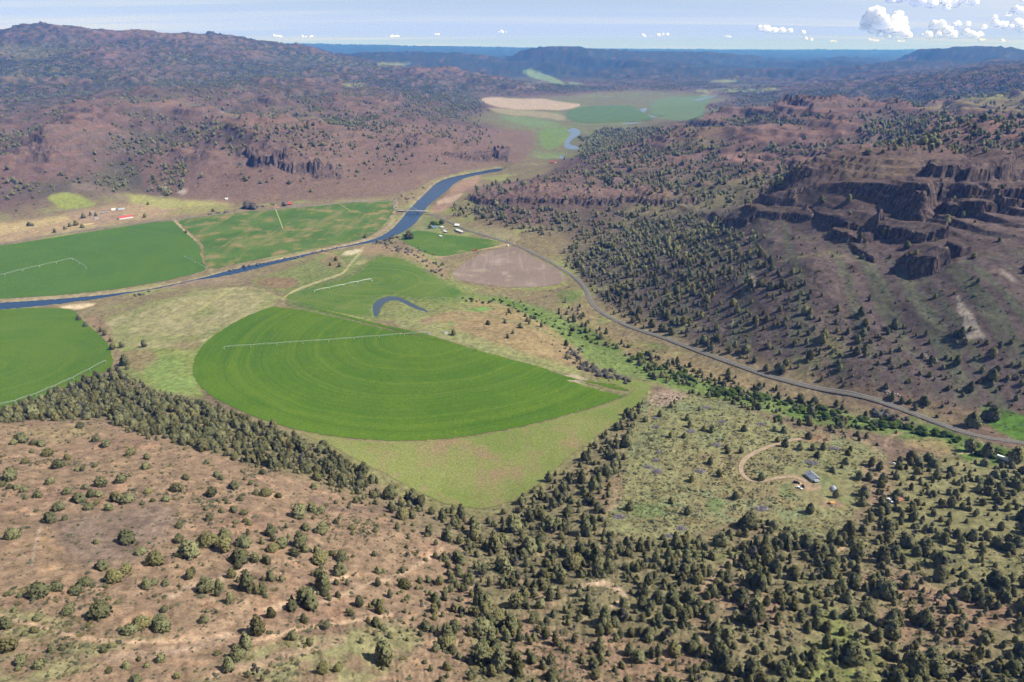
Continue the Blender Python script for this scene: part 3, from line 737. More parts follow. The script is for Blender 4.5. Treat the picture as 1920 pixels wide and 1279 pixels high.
trail([(1080,1103),(1110,1092),(1140,1095),(1165,1108),(1175,1125),(1150,1135)], c(.40, .29, .19), 4, 4, .9); trail([(960,1130),(1010,1120),(1080,1103)], c(.25, .18, .11), 3, 3, .6)
trail([(1310,1110),(1340,1080),(1370,1050),(1380,1045)], c(.30, .2, .14), 4, 3, .7); trail([(1560,1040),(1580,1028),(1590,1020)], D1, 2.5, 2, .8)
trail([(880,980),(900,990),(960,1000),(1040,1000),(1060,1003)], c(.12, .09, .06), 1.5, 2, .6)
trail([(1690,930),(1720,890),(1780,880),(1850,860)], c(.23, .165, .10), 3, 3, .4)
trail([(60,1060),(62,1040),(75,985),(95,965)], PALE * .9, 1.5, 1.5, .6); trail([(130,1000),(155,985),(165,960)], PALE * .8, 1.2, 1.2, .5)
trail([(530,560),(560,540),(640,515),(650,505),(660,490),(672,478),(680,465)], c(.33, .29, .15), 1.6, 1.2, .8); trail([(520,556),(580,570),(640,588),(700,603)], c(.20, .21, .07), 1.4, 1.4, .7)
trail([(650,500),(640,488),(620,476),(600,473)], c(.30, .21, .13), 1.4, 1, .7)
trail([(362,588),(425,548),(438,540)], c(.30, .29, .11), 1.2, 1, .7)
trail([(325,411),(345,432),(368,452)], c(.32, .25, .16), 1.6, 1, .9); trail([(820,482),(880,470),(940,460),(965,457)], c(.30, .23, .14), 2, 1.5, .8)
trail([(1215,735),(1222,760),(1215,785)], c(.28, .2, .12), 3, 3, .6)
trail([(1600,815),(1640,840),(1655,870),(1650,900)], c(.26, .19, .12), 2.5, 2.5, .6); trail([(1660,835),(1665,820),(1690,812)], c(.26, .18, .12), 2.5, 2.5, .7)
trail([(1790,852),(1830,848),(1858,842),(1832,822)], c(.33, .26, .16), 1.2, 1, .8)
trail([(880,650),(960,668),(1080,700),(1105,712)], c(.13, .16, .05), 1.2, 1.2, .6); trail([(870,575),(930,595),(1000,612),(1060,640)], c(.11, .14, .05), 1.6, 2, .5)
# steep faces are bare rock
gz_r = np.gradient(Z, axis=0) / np.maximum(np.gradient(TR, axis=0), 1e-6)
gz_a = np.gradient(Z, axis=1) / np.maximum(TR * np.gradient(TA, axis=1), 1e-6)
slope = np.hypot(gz_r, gz_a)
mixin(c(.105, .080, .068), sstep(slope + .25 * n3, .62, 1.05) * sstep(TR, 700, 900) * .85)
mixin(c(.080, .060, .053), LEDGE * (.8 + .8 * n3) * 1.1)
mixin(BASALT, np.clip(cliff, 0, 1) * (0.72 + .4 * n3))
band = np.sin((Z + 3 * n2) * 1.15)
mixin(c(.15, .105, .085), np.clip(cliff, 0, 1) * U(band + n3, .2, 1.0) * .6)
mixin(c(.24, .20, .12), (sdr < 0) * (1 - sstep(-sdr, 1.5, 7)) * .6 * mid)
# a little unevenness everywhere
CC *= (1 + 0.30 * n3 + 0.26 * n5 + 0.14 * n2)[..., None]
CC = np.clip(CC, 0.01, 0.8)

def ground_mat():
    m, nt, b = new_mat('ground_cover')
    at = nt.nodes.new('ShaderNodeAttribute'); at.attribute_name = 'cover'
    tc = nt.nodes.new('ShaderNodeTexCoord')
    def noise(scale, det, rough=.6):
        k = nt.nodes.new('ShaderNodeTexNoise'); k.inputs['Scale'].default_value = scale; k.inputs['Detail'].default_value = det; k.inputs['Roughness'].default_value = rough
        nt.links.new(tc.outputs['Object'], k.inputs['Vector']); return k
    na, nb = noise(0.9, 4), noise(0.16, 5)
    ad = nt.nodes.new('ShaderNodeMath'); ad.operation = 'ADD'
    nt.links.new(na.outputs['Fac'], ad.inputs[0]); nt.links.new(nb.outputs['Fac'], ad.inputs[1])
    mr = nt.nodes.new('ShaderNodeMapRange'); mr.inputs['From Min'].default_value = .7; mr.inputs['From Max'].default_value = 1.3
    mr.inputs['To Min'].default_value = .5; mr.inputs['To Max'].default_value = 1.5
    nt.links.new(ad.outputs[0], mr.inputs['Value'])
    mx = nt.nodes.new('ShaderNodeMix'); mx.data_type = 'RGBA'; mx.blend_type = 'MULTIPLY'; mx.inputs['Factor'].default_value = 1
    nt.links.new(at.outputs['Color'], mx.inputs['A']); nt.links.new(mr.outputs[0], mx.inputs['B'])
    # cliffs: columns and cracks in the basalt
    ra = nt.nodes.new('ShaderNodeAttribute'); ra.attribute_name = 'rock'
    mp = nt.nodes.new('ShaderNodeMapping'); mp.inputs['Scale'].default_value = (.42, .42, .10); nt.links.new(tc.outputs['Object'], mp.inputs['Vector'])
    kn = nt.nodes.new('ShaderNodeTexNoise'); kn.inputs['Scale'].default_value = 1; kn.inputs['Detail'].default_value = 6; kn.inputs['Roughness'].default_value = .7; nt.links.new(mp.outputs[0], kn.inputs['Vector'])
    kr = nt.nodes.new('ShaderNodeMapRange'); kr.inputs['From Min'].default_value = .36; kr.inputs['From Max'].default_value = .64; kr.inputs['To Min'].default_value = .35; kr.inputs['To Max'].default_value = 1.9; nt.links.new(kn.outputs['Fac'], kr.inputs['Value'])
    m3 = nt.nodes.new('ShaderNodeMix'); m3.data_type = 'RGBA'; m3.blend_type = 'MULTIPLY'; nt.links.new(ra.outputs['Fac'], m3.inputs['Factor'])
    nt.links.new(mx.outputs['Result'], m3.inputs['A']); nt.links.new(kr.outputs[0], m3.inputs['B'])
    nt.links.new(m3.outputs['Result'], b.inputs['Base Color'])
    bp = nt.nodes.new('ShaderNodeBump'); bp.inputs['Strength'].default_value = .6; bp.inputs['Distance'].default_value = 1.2
    nt.links.new(nb.outputs['Fac'], bp.inputs['Height']); nt.links.new(bp.outputs['Normal'], b.inputs['Normal'])
    b.inputs['Roughness'].default_value = 1.0; b.inputs['Specular IOR Level'].default_value = 0.05
    return m
idx = np.arange(NR * NA, dtype=np.int64).reshape(NR, NA)
quads = np.stack([idx[:-1, :-1], idx[:-1, 1:], idx[1:, 1:], idx[1:, :-1]], -1).reshape(-1, 4)
me = mesh_np('terrain', np.stack([TX, TY, Z], -1).reshape(-1, 3), quads, [ground_mat()], True)
ca = me.color_attributes.new('cover', 'FLOAT_COLOR', 'POINT')
ca.data.foreach_set('color', np.concatenate([CC, np.ones(CC.shape[:2] + (1,))], -1).astype(np.float32).ravel())
ra_ = me.attributes.new('rock', 'FLOAT', 'POINT'); ra_.data.foreach_set('value', np.clip(cliff + .5 * LEDGE, 0, 1).astype(np.float32).ravel())
cf = cliff.reshape(-1)[quads[:, 0]] > .3
me.polygons.foreach_set('use_smooth', ~cf); me.update()
tag(add('terrain', me), kind='structure')

# ------------------------------------------------------------------ sheets laid on the ground: crops, water, roads
def tri_fill(wp, inner):
    pts = [Vector(p) for p in wp] + [Vector(p) for p in inner]
    nb = len(wp)
    v, _, f, *_ = delaunay_2d_cdt(pts, [], [list(range(nb))], 1, 1e-4)
    return np.array([(p.x, p.y) for p in v]), [tuple(q) for q in f]
def resample(p, s, closed=True):
    p = np.asarray(p, float)
    if closed: p = np.vstack([p, p[:1]])
    seg = np.hypot(*np.diff(p, axis=0).T); t = np.concatenate([[0], np.cumsum(seg)])
    k = max(int(t[-1] / s), 8)
    u = np.linspace(0, t[-1], k + 1)
    if closed: u = u[:-1]
    return np.stack([np.interp(u, t, p[:, 0]), np.interp(u, t, p[:, 1])], 1)
def sheet(name, wp, step, lift, mat, flat_z=None, kind='structure'):
    wp = resample(wp, step)
    if flat_z is None and step < 20: wp = wp + step * .32 * np.stack([fbm(wp[:, 0], wp[:, 1], 9, 3, 261), fbm(wp[:, 0], wp[:, 1], 9, 3, 265)], 1) * 1.6
    lo, hi = wp.min(0), wp.max(0)
    gx, gy = np.meshgrid(np.arange(lo[0], hi[0], step), np.arange(lo[1], hi[1], step))
    gx = gx + (np.arange(gx.shape[0]) % 2)[:, None] * step * .5
    ins = poly_sd(wp, gx, gy, step * 3) > step * .5
    v, f = tri_fill(wp, np.stack([gx[ins], gy[ins]], 1))
    z = np.full(len(v), flat_z) if flat_z is not None else th(v[:, 0], v[:, 1]) + lift
    o = add(name, mesh_np(name, np.column_stack([v, z]), f, [mat], True))
    return tag(o, kind=kind)
def crop_mat(name, base, alt, dry, centre=None, ring=8.0, dry_amt=.4, rows=0.0, track=0.0, row_sc=.5):
    m, nt, b = new_mat(name)
    N = lambda t: nt.nodes.new(t)
    L = nt.links.new
    tc = N('ShaderNodeTexCoord')
    def noise(scale, det, vec=None, rough=.55):
        k = N('ShaderNodeTexNoise'); k.inputs['Scale'].default_value = scale; k.inputs['Detail'].default_value = det; k.inputs['Roughness'].default_value = rough
        L(vec or tc.outputs['Object'], k.inputs['Vector']); return k.outputs['Fac']
    def mrange(v, a, bb, lo=0.0, hi=1.0):
        k = N('ShaderNodeMapRange'); k.interpolation_type = 'SMOOTHSTEP'
        for nme, val in (('From Min', a), ('From Max', bb), ('To Min', lo), ('To Max', hi)): k.inputs[nme].default_value = val
        L(v, k.inputs['Value']); return k.outputs[0]
    def mix(fac, a, bb, blend='MIX'):
        k = N('ShaderNodeMix'); k.data_type = 'RGBA'; k.blend_type = blend
        if isinstance(fac, float): k.inputs['Factor'].default_value = fac
        else: L(fac, k.inputs['Factor'])
        for s, val in (('A', a), ('B', bb)):
            if isinstance(val, tuple): k.inputs[s].default_value = (*val, 1)
            else: L(val, k.inputs[s])
        return k.outputs['Result']
    col = mix(mrange(noise(.012, 4), .38, .62), tuple(base), tuple(alt))
    if centre is not None:
        mp = N('ShaderNodeMapping'); mp.vector_type = 'POINT'; mp.inputs['Location'].default_value = (-centre[0], -centre[1], 0)
        L(tc.outputs['Object'], mp.inputs['Vector'])
        ln = N('ShaderNodeVectorMath'); ln.operation = 'LENGTH'
        fl = N('ShaderNodeVectorMath'); fl.operation = 'MULTIPLY'; fl.inputs[1].default_value = (1, 1, 0); L(mp.outputs[0], fl.inputs[0]); L(fl.outputs[0], ln.inputs[0])
        wob = N('ShaderNodeMath'); wob.operation = 'MULTIPLY_ADD'; L(noise(.02, 2), wob.inputs[0]); wob.inputs[1].default_value = 14; L(ln.outputs['Value'], wob.inputs[2])
        cb = N('ShaderNodeCombineXYZ'); L(wob.outputs[0], cb.inputs[0])
        col = mix(mrange(noise(1 / ring, 3, cb.outputs[0], .7), .40, .68, 0, .8), col, tuple(0.5 * (np.array(alt) + np.array(dry))))
        cb2 = N('ShaderNodeCombineXYZ'); L(ln.outputs['Value'], cb2.inputs[0])
        col = mix(mrange(noise(.9, 2, cb2.outputs[0], .7), .52, .75, 0, .35), col, tuple(np.array(base) * .6))
        if track:
            fr = N('ShaderNodeMath'); fr.operation = 'PINGPONG'; fr.inputs[1].default_value = track / 2; L(ln.outputs['Value'], fr.inputs[0])
            col = mix(mrange(fr.outputs[0], .3, 1.0, .38, 0.0), col, (.035, .05, .014))
    if dry_amt > 0:
        col = mix(mrange(noise(.022, 5), .66 - .3 * dry_amt, .86 - .3 * dry_amt, 0, .9), col, tuple(dry))
    if rows:
        mp2 = N('ShaderNodeMapping'); mp2.inputs['Rotation'].default_value = (0, 0, rows); mp2.inputs['Scale'].default_value = (row_sc, .012, 1)
        L(tc.outputs['Object'], mp2.inputs['Vector'])
        col = mix(mrange(noise(.35, 3, mp2.outputs[0]), .5, .72, 0, .5), col, tuple(dry))
    col = mix(1.0, col, mrange(noise(.55, 4), .3, .7, .78, 1.22), 'MULTIPLY')
    L(col, b.inputs['Base Color'])
    b.inputs['Roughness'].default_value = 1.0; b.inputs['Specular IOR Level'].default_value = 0.05
    return m
def px_poly(p, smooth=1):
    return hit(*np.array(chaikin(p, smooth)).T)[:, :2]
A_C = gp(805, 627)                                                  # pivot of the big half circle
A_PX = [(535,567),(585,577),(640,589),(720,610),(800,626),(850,643),(900,658),(960,675),(1010,687),(1037,697),(1018,708),(1000,713),(1030,716),(1075,712),(1110,715),(1160,724),(1184,737)]
up = px_poly(A_PX, 1)
low = px_poly([(1184,737),(1150,752),(1085,772),(1010,793),(920,812),(830,824),(750,828),(680,825),(600,815),(540,802),(480,783),(425,759),(385,735),(366,712),(360,695),(366,668),(385,640),(425,613),(470,589),(535,567)], 2)
rad = np.hypot(low[:, 0] - A_C.x, low[:, 1] - A_C.y)
f_a = np.vstack([up, low])
sheet('crop_field', f_a, 5.0, .35, crop_mat('crop_big', (.056, .116, .010), (.074, .132, .012), (.120, .165, .016), (A_C.x, A_C.y), 14.0, .05, 0, 44.0))
F_C = gp(697, 527)
sheet('crop_field', px_poly([(530,557),(560,547),(610,535),(650,524),(678,512),(690,498),(705,484),(722,481),(748,485),(775,496),(800,513),(828,530),(862,545),(870,554),(850,558),(815,553),(780,560),(752,552),(735,548),(708,556),(694,568),(690,590),(660,591),(620,583),(570,571)], 2), 5.0, .3,
      crop_mat('crop_terrace', (.060, .118, .018), (.088, .140, .024), (.150, .165, .050), (F_C.x, F_C.y), 16.0, .35))
C_C = gp(-60, 535)
sheet('crop_field', px_poly([(-160,486),(0,461),(100,446),(200,430),(322,412),(334,424),(350,438),(367,452),(377,466),(376,482),(384,498),(388,505),(368,513),(300,529),(200,545),(100,555),(0,560),(-150,572)], 1), 9.0, .4,
      crop_mat('crop_left', (.056, .114, .020), (.066, .126, .020), (.08, .135, .03), (C_C.x, C_C.y), 22.0, .12, R(62)))
D_PX = [(329,411),(450,398),(540,392),(600,386),(670,379),(735,374),(742,383),(738,396),(722,420),(700,440),(660,454),(600,464),(520,479),(440,496),(397,506),(390,496),(380,480),(384,464),(370,446),(348,430)]
sheet('crop_field', px_poly(D_PX, 1), 9.0, .4, crop_mat('crop_upper', (.056, .108, .020), (.080, .130, .026), (.22, .17, .075), None, 10, .55, R(35), 0, .12))
E_C = gp(-40, 690)
sheet('crop_field', px_poly([(-250,610),(-100,590),(0,581),(60,577),(138,579),(147,592),(165,611),(186,626),(205,648),(212,672),(211,688),(192,699),(150,714),(100,738),(50,755),(0,769),(-120,800),(-300,840)], 1), 5.0, .35,
      crop_mat('crop_lower', (.062, .122, .014), (.076, .134, .016), (.115, .155, .022), (E_C.x, E_C.y), 20.0, .1))
sheet('ploughed_field', px_poly([(848,514),(860,499),(884,486),(893,487),(915,499),(938,511),(941,514),(920,511),(897,500),(890,489),(894,478),(930,468),(968,463),(985,474),(1015,489),(1045,505),(1063,520),(1048,533),(1018,538),(950,539),(900,532),(852,523)], 0), 6.0, .35,
      crop_mat('plough', (.185, .140, .112), (.21, .16, .125), (.31, .255, .20), None, 10, .45, R(-50), 0, .3))
sheet('crop_field', px_poly([(745,447),(775,432),(800,434),(840,441),(880,444),(930,452),(946,457),(918,464),(865,475),(828,482),(802,476),(780,466)], 2), 6.0, .35, crop_mat('crop_creek', (.065, .125, .020), (.085, .14, .024), (.16, .17, .06), None, 10, .3))
sheet('pasture', px_poly([(560,812),(600,818),(680,828),(750,831),(830,827),(920,815),(1010,796),(1085,775),(1150,755),(1186,738),(1160,722),(1110,713),(1150,706),(1196,714),(1222,722),(1207,752),(1145,800),(1082,842),(1022,898),(965,938),(905,957),(872,950),(830,944),(780,920),(722,888),(672,864),(622,836)], 1), 5.0, .30,
      crop_mat('stubble', (.135, .172, .042), (.175, .190, .060), (.225, .155, .092), None, 10, .5, R(20), 0, .2))
sheet('crop_field', px_poly([(1060,209),(1085,203),(1120,198),(1188,198),(1196,206),(1214,215),(1230,223),(1200,227),(1100,232),(1068,226)], 1), 30.0, 1.2, crop_mat('crop_far', (.075, .125, .045), (.09, .135, .05), (.18, .16, .08), None, 10, .3))

def water_mat(name, col, rough=.12, bump=.15, sc=.35):
    m, nt, b = new_mat(name)
    tc = nt.nodes.new('ShaderNodeTexCoord')
    k = nt.nodes.new('ShaderNodeTexNoise'); k.inputs['Scale'].default_value = sc; k.inputs['Detail'].default_value = 5
    nt.links.new(tc.outputs['Object'], k.inputs['Vector'])
    bp = nt.nodes.new('ShaderNodeBump'); bp.inputs['Strength'].default_value = bump; bp.inputs['Distance'].default_value = .4
    nt.links.new(k.outputs['Fac'], bp.inputs['Height']); nt.links.new(bp.outputs['Normal'], b.inputs['Normal'])
    b.inputs['Base Color'].default_value = (*col, 1); b.inputs['Roughness'].default_value = rough; b.inputs['Specular IOR Level'].default_value = .14
    return m
WATER = water_mat('river_water', (.010, .036, .085), .25)
sheet('river', riv_w, 9.0, 0, WATER, WZ)
for wp in far_w: sheet('river', wp, 20.0, 0, water_mat('far_water', (.10, .14, .20), .3), 2.0)
sheet('pond', pond_w, 5.0, 0, water_mat('pond_water', (.050, .068, .085), .15), 29.0)

def strip(name, px_pts, half, lift, mat, smooth=3, step=5.0, world_pts_=None, crown=.05):
    wp = hit(*np.array(px_pts, float).T)[:, :2] if world_pts_ is None else np.asarray(world_pts_)
    wp = resample(chaikin(wp, smooth, False), step, False)
    t = np.gradient(wp, axis=0); t /= np.hypot(*t.T)[:, None]
    nrm = np.stack([-t[:, 1], t[:, 0]], 1)
    offs = np.array([-1, -.5, 0, .5, 1]) * half
    P = wp[:, None] + nrm[:, None] * offs[None, :, None]
    zz = th(P[..., 0].ravel(), P[..., 1].ravel()).reshape(P.shape[:2])
    zc = zz[:, 2:3]
    kern = np.ones(5) / 5
    zc = np.convolve(np.pad(zc[:, 0], 2, 'edge'), kern, 'valid')[:, None]
    zz = np.maximum(zz, zc * .7 + zz * .3) + lift
    m, k = zz.shape
    ix = np.arange(m * k).reshape(m, k)
    q = np.stack([ix[:-1, :-1], ix[1:, :-1], ix[1:, 1:], ix[:-1, 1:]], -1).reshape(-1, 4)
    return tag(add(name, mesh_np(name, np.concatenate([P, zz[..., None]], -1).reshape(-1, 3), q, [mat], True)), kind='structure'), wp
ASPH = simple_mat('worn_asphalt', (.115, .110, .108), .9, 0, .15, .4)
GRAV = simple_mat('gravel', (.18, .155, .125), 1, 0, .2, .5)
DIRT = simple_mat('dirt_track', (.30, .225, .15), 1, 0, .25, .4)
PAINT = simple_mat('road_paint', (.5, .38, .08), .8)
WPAINT = simple_mat('white_road_paint', (.55, .55, .52), .8)
ROAD_PX = [(2100,852),(1990,842),(1920,831),(1850,822),(1790,806),(1740,786),(1690,767),(1630,747),(1560,733),(1500,722),(1440,706),(1390,688),(1330,667),(1290,651),(1240,632),(1200,620),(1160,605),(1125,585),(1107,566),(1100,545),(1085,526),(1060,508),(1030,490),(1000,475),(970,460),(930,448),(880,434),(850,421),(822,407),(806,401)]
_, hw = strip('highway_verge', ROAD_PX, 3.6, .30, GRAV)
strip('highway', None, 2.8, .55, ASPH, 0, 5.0, hw)
for s in (-2.5, 2.5):
    t = np.gradient(hw, axis=0); t /= np.hypot(*t.T)[:, None]
    strip('edge_line', None, .10, .75, WPAINT, 0, 5.0, hw + np.stack([-t[:, 1], t[:, 0]], 1) * s)
strip('centre_line', None, .12, .75, PAINT, 0, 5.0, hw)
strip('gravel_road', [(742,377),(700,379),(640,379),(560,387),(500,392),(430,400),(330,411),(260,419),(200,426),(100,441),(0,458),(-150,482)], 4.0, .5, GRAV)
strip('dirt_track', [(1518,823),(1500,823),(1462,831),(1425,844),(1400,857),(1388,872),(1390,889),(1405,902),(1425,904),(1450,898),(1480,893),(1500,898),(1512,905)], 2.0, .35, DIRT, 3, 3.0)

# ------------------------------------------------------------------ junipers
def leaf_mat(name, col, col2, var=.35, patch=1.3):
    m, nt, b = new_mat(name)
    N = nt.nodes.new; L = nt.links.new
    oi = N('ShaderNodeObjectInfo'); tc = N('ShaderNodeTexCoord')
    k = N('ShaderNodeTexNoise'); k.inputs['Scale'].default_value = patch; k.inputs['Detail'].default_value = 4
    L(tc.outputs['Object'], k.inputs['Vector'])
    ad = N('ShaderNodeMath'); ad.operation = 'MULTIPLY_ADD'; L(oi.outputs['Random'], ad.inputs[0]); ad.inputs[1].default_value = .55; 
    sb = N('ShaderNodeMath'); sb.operation = 'MULTIPLY_ADD'; L(k.outputs['Fac'], sb.inputs[0]); sb.inputs[1].default_value = 1.5; sb.inputs[2].default_value = -.55
    L(sb.outputs[0], ad.inputs[2])
    cl = N('ShaderNodeClamp'); L(ad.outputs[0], cl.inputs['Value'])
    mx = N('ShaderNodeMix'); mx.data_type = 'RGBA'; mx.inputs['A'].default_value = (*col, 1); mx.inputs['B'].default_value = (*col2, 1)
    L(cl.outputs[0], mx.inputs['Factor'])
    hv = N('ShaderNodeHueSaturation'); L(mx.outputs['Result'], hv.inputs['Color'])
    mr = N('ShaderNodeMapRange'); mr.inputs['To Min'].default_value = 1 - var; mr.inputs['To Max'].default_value = 1 + var
    mu = N('ShaderNodeMath'); mu.operation = 'MULTIPLY'; mu.inputs[1].default_value = 7.31; L(oi.outputs['Random'], mu.inputs[0])
    fr = N('ShaderNodeMath'); fr.operation = 'FRACT'; L(mu.outputs[0], fr.inputs[0]); L(fr.outputs[0], mr.inputs['Value'])
    L(mr.outputs[0], hv.inputs['Value'])
    L(hv.outputs[0], b.inputs['Base Color'])
    b.inputs['Roughness'].default_value = 1; b.inputs['Specular IOR Level'].default_value = .05
    tl = N('ShaderNodeBsdfTranslucent'); L(hv.outputs[0], tl.inputs['Color']); ms = N('ShaderNodeMixShader'); ms.inputs[0].default_value = .42
    L(b.outputs[0], ms.inputs[1]); L(tl.outputs[0], ms.inputs[2]); L(ms.outputs[0], nt.nodes['Material Output'].inputs[0])
    return m
LEAF = leaf_mat('juniper_foliage', (.196, .202, .098), (.285, .278, .138))
LEAF2 = leaf_mat('juniper_foliage_olive', (.205, .195, .085), (.29, .262, .115))
GREYLEAF = leaf_mat('dead_juniper_twigs', (.20, .185, .165), (.28, .265, .24))
BARK = simple_mat('juniper_bark', (.16, .115, .08), 1)
PHI = (1 + 5 ** .5) / 2
ICO_V = np.array([(-1, PHI, 0), (1, PHI, 0), (-1, -PHI, 0), (1, -PHI, 0), (0, -1, PHI), (0, 1, PHI), (0, -1, -PHI), (0, 1, -PHI), (PHI, 0, -1), (PHI, 0, 1), (-PHI, 0, -1), (-PHI, 0, 1)]) / math.hypot(1, PHI)
ICO_F = np.array([(0,11,5),(0,5,1),(0,1,7),(0,7,10),(0,10,11),(1,5,9),(5,11,4),(11,10,2),(10,7,6),(7,1,8),(3,9,4),(3,4,2),(3,2,6),(3,6,8),(3,8,9),(4,9,5),(2,4,11),(6,2,10),(8,6,7),(9,8,1)])
def tufts(cs, rs, g, jit=.45, squash=.8):
    V, F = [], []
    for k, (cc, r) in enumerate(zip(cs, rs)):
        q = g.normal(size=(3, 3)); q, _ = np.linalg.qr(q)
        v = (ICO_V * (1 + jit * g.uniform(-1, 1, (12, 1)))) @ q.T
        v[:, 2] *= squash
        V.append(v * r + cc); F.append(ICO_F + 12 * k)
    return np.vstack(V), np.vstack(F)
OCT_V = np.array([(1, 0, 0), (-1, 0, 0), (0, 1, 0), (0, -1, 0), (0, 0, 1), (0, 0, -1)], float)
OCT_F = np.array([(0,2,4),(2,1,4),(1,3,4),(3,0,4),(2,0,5),(1,2,5),(3,1,5),(0,3,5)])
def tufts8(cs, rs, g, jit=.5):
    V, F = [], []
    for k, (cc, r) in enumerate(zip(cs, rs)):
        q, _ = np.linalg.qr(g.normal(size=(3, 3)))
        V.append((OCT_V * (1 + jit * g.uniform(-1, 1, (6, 1)))) @ q.T * r + cc); F.append(OCT_F + 6 * k)
    return np.vstack(V), np.vstack(F)
def sprigs(cs, size, g):
    """small leafy flakes that break the outline"""
    n = len(cs)
    a = g.normal(size=(n, 3)); a /= np.linalg.norm(a, axis=1)[:, None]
    b = np.cross(a, g.normal(size=(n, 3))); b /= np.linalg.norm(b, axis=1)[:, None]
    s = size * g.uniform(.6, 1.4, (n, 1))
    v = np.stack([cs - b * s * .5, cs + b * s * .5, cs + a * s * 1.2], 1).reshape(-1, 3)
    return v, np.arange(3 * n).reshape(n, 3)
def profile(t, kind):
    if kind == 0: return np.sqrt(np.clip(1 - (2 * t - .72) ** 2 / 1.75, .02, 1)) * np.clip(1.25 - t * .55, 0, 1)       # round bush
    if kind == 1: return np.clip((1 - t) ** .75 * 1.15, .03, 1) * sstep(t, -.25, .18)                               # cone
    return np.clip((1 - t) ** .5, .03, 1) * sstep(t, -.2, .3)                                                       # egg
def crown_mesh(name, seed, kind, n=60, r0=.17, spr=260, ratio=1.0):
    """unit tree: height 1, crown about 1 across (times ratio)"""
    g = np.random.default_rng(seed)
    t = g.uniform(0.02, .97, n) ** 1.15
    ang = g.uniform(0, 2 * np.pi, n); lob = 1 + .22 * np.sin(ang * 2 + g.uniform(0, 6)) + .16 * np.sin(ang * 3 + t * 5 + g.uniform(0, 6))
    rr = np.sqrt(g.uniform(.35, 1, n)) * profile(t, kind) * .40 * lob * ratio
    cs = np.stack([rr * np.cos(ang), rr * np.sin(ang), .06 + t * .86], 1)
    rs = r0 * g.uniform(.65, 1.25, n) * (.55 + .5 * profile(t, kind))
    v1, f1 = tufts8(cs, rs, g) if n > 100 else tufts(cs, rs, g)
    if spr:
        k = g.integers(0, n, spr); d = g.normal(size=(spr, 3)); d /= np.linalg.norm(d, axis=1)[:, None]; d[:, 2] = np.abs(d[:, 2]) * .8
        v2, f2 = sprigs(cs[k] + d * rs[k][:, None] * 1.1, .085, g)
        v1, f1 = np.vstack([v1, v2]), np.vstack([f1, f2 + len(v1)])
    v1[:, 2] = np.maximum(v1[:, 2], .01)
    me = mesh_np(name, v1, f1, [LEAF], True)
    # leaf sprays face outwards: soften the facets towards the outside of the crown
    fn = np.cross(v1[f1[:, 1]] - v1[f1[:, 0]], v1[f1[:, 2]] - v1[f1[:, 0]]); fn /= np.linalg.norm(fn, axis=1)[:, None] + 1e-9
    o_ = v1[f1].mean(1) - np.array([0, 0, .38]); o_ /= np.linalg.norm(o_, axis=1)[:, None] + 1e-9
    fn *= np.sign((fn * o_).sum(1))[:, None]
    nn = fn * .55 + o_ * .6 + np.array([0, 0, .12]); nn /= np.linalg.norm(nn, axis=1)[:, None]
    me.normals_split_custom_set(np.repeat(nn, 3, 0).tolist())
    return me
def trunk_mesh(seed):
    g = np.random.default_rng(seed); b = MB()
    x, y = g.normal(0, .02, 2)
    b.bar((0, 0, -.12), (x, y, .35), .035, 6); b.bar((x, y, .33), (x * 2, y * 2, .75), .02, 5)
    for k in range(4):
        a = g.uniform(0, 6.28); b.bar((x * .7, y * .7, .12 + .1 * k), (.25 * math.cos(a), .25 * math.sin(a), .3 + .1 * k), .013, 4)
    return mesh_np('trunk', b.v, b.f, [BARK])
KIND_OF = [0, 0, 0, 2, 2, 1, 1, 2]
CROWNS = [crown_mesh('crown', 300 + k, KIND_OF[k], 190, .115, 480) for k in range(8)]
for k in (1, 4): CROWNS[k].materials.clear(); CROWNS[k].materials.append(LEAF2)
SNAG = crown_mesh('bare_crown', 340, 2, 24, .07, 420, .9); SNAG.materials.clear(); SNAG.materials.append(GREYLEAF)
TRUNKS = [trunk_mesh(330 + k) for k in range(3)]
def whole(name, seed, kind, n, r0, spr):
    cm = crown_mesh(name, seed, kind, n, r0, spr)
    return cm
proto_col = bpy.data.collections.new('juniper_kinds')
far_col = bpy.data.collections.new('distant_juniper_kinds')
def proto(colm, name, me):
    o = bpy.data.objects.new(name, me); colm.objects.link(o); return o
for k in range(8): proto(proto_col, 'juniper_kind_%d' % k, CROWNS[k])
proto(proto_col, 'juniper_kind_8', SNAG)
for k in range(6): proto(far_col, 'distant_juniper_kind_%d' % k, crown_mesh('distant_crown', 360 + k, KIND_OF[k + 2], 20, .21, 60))

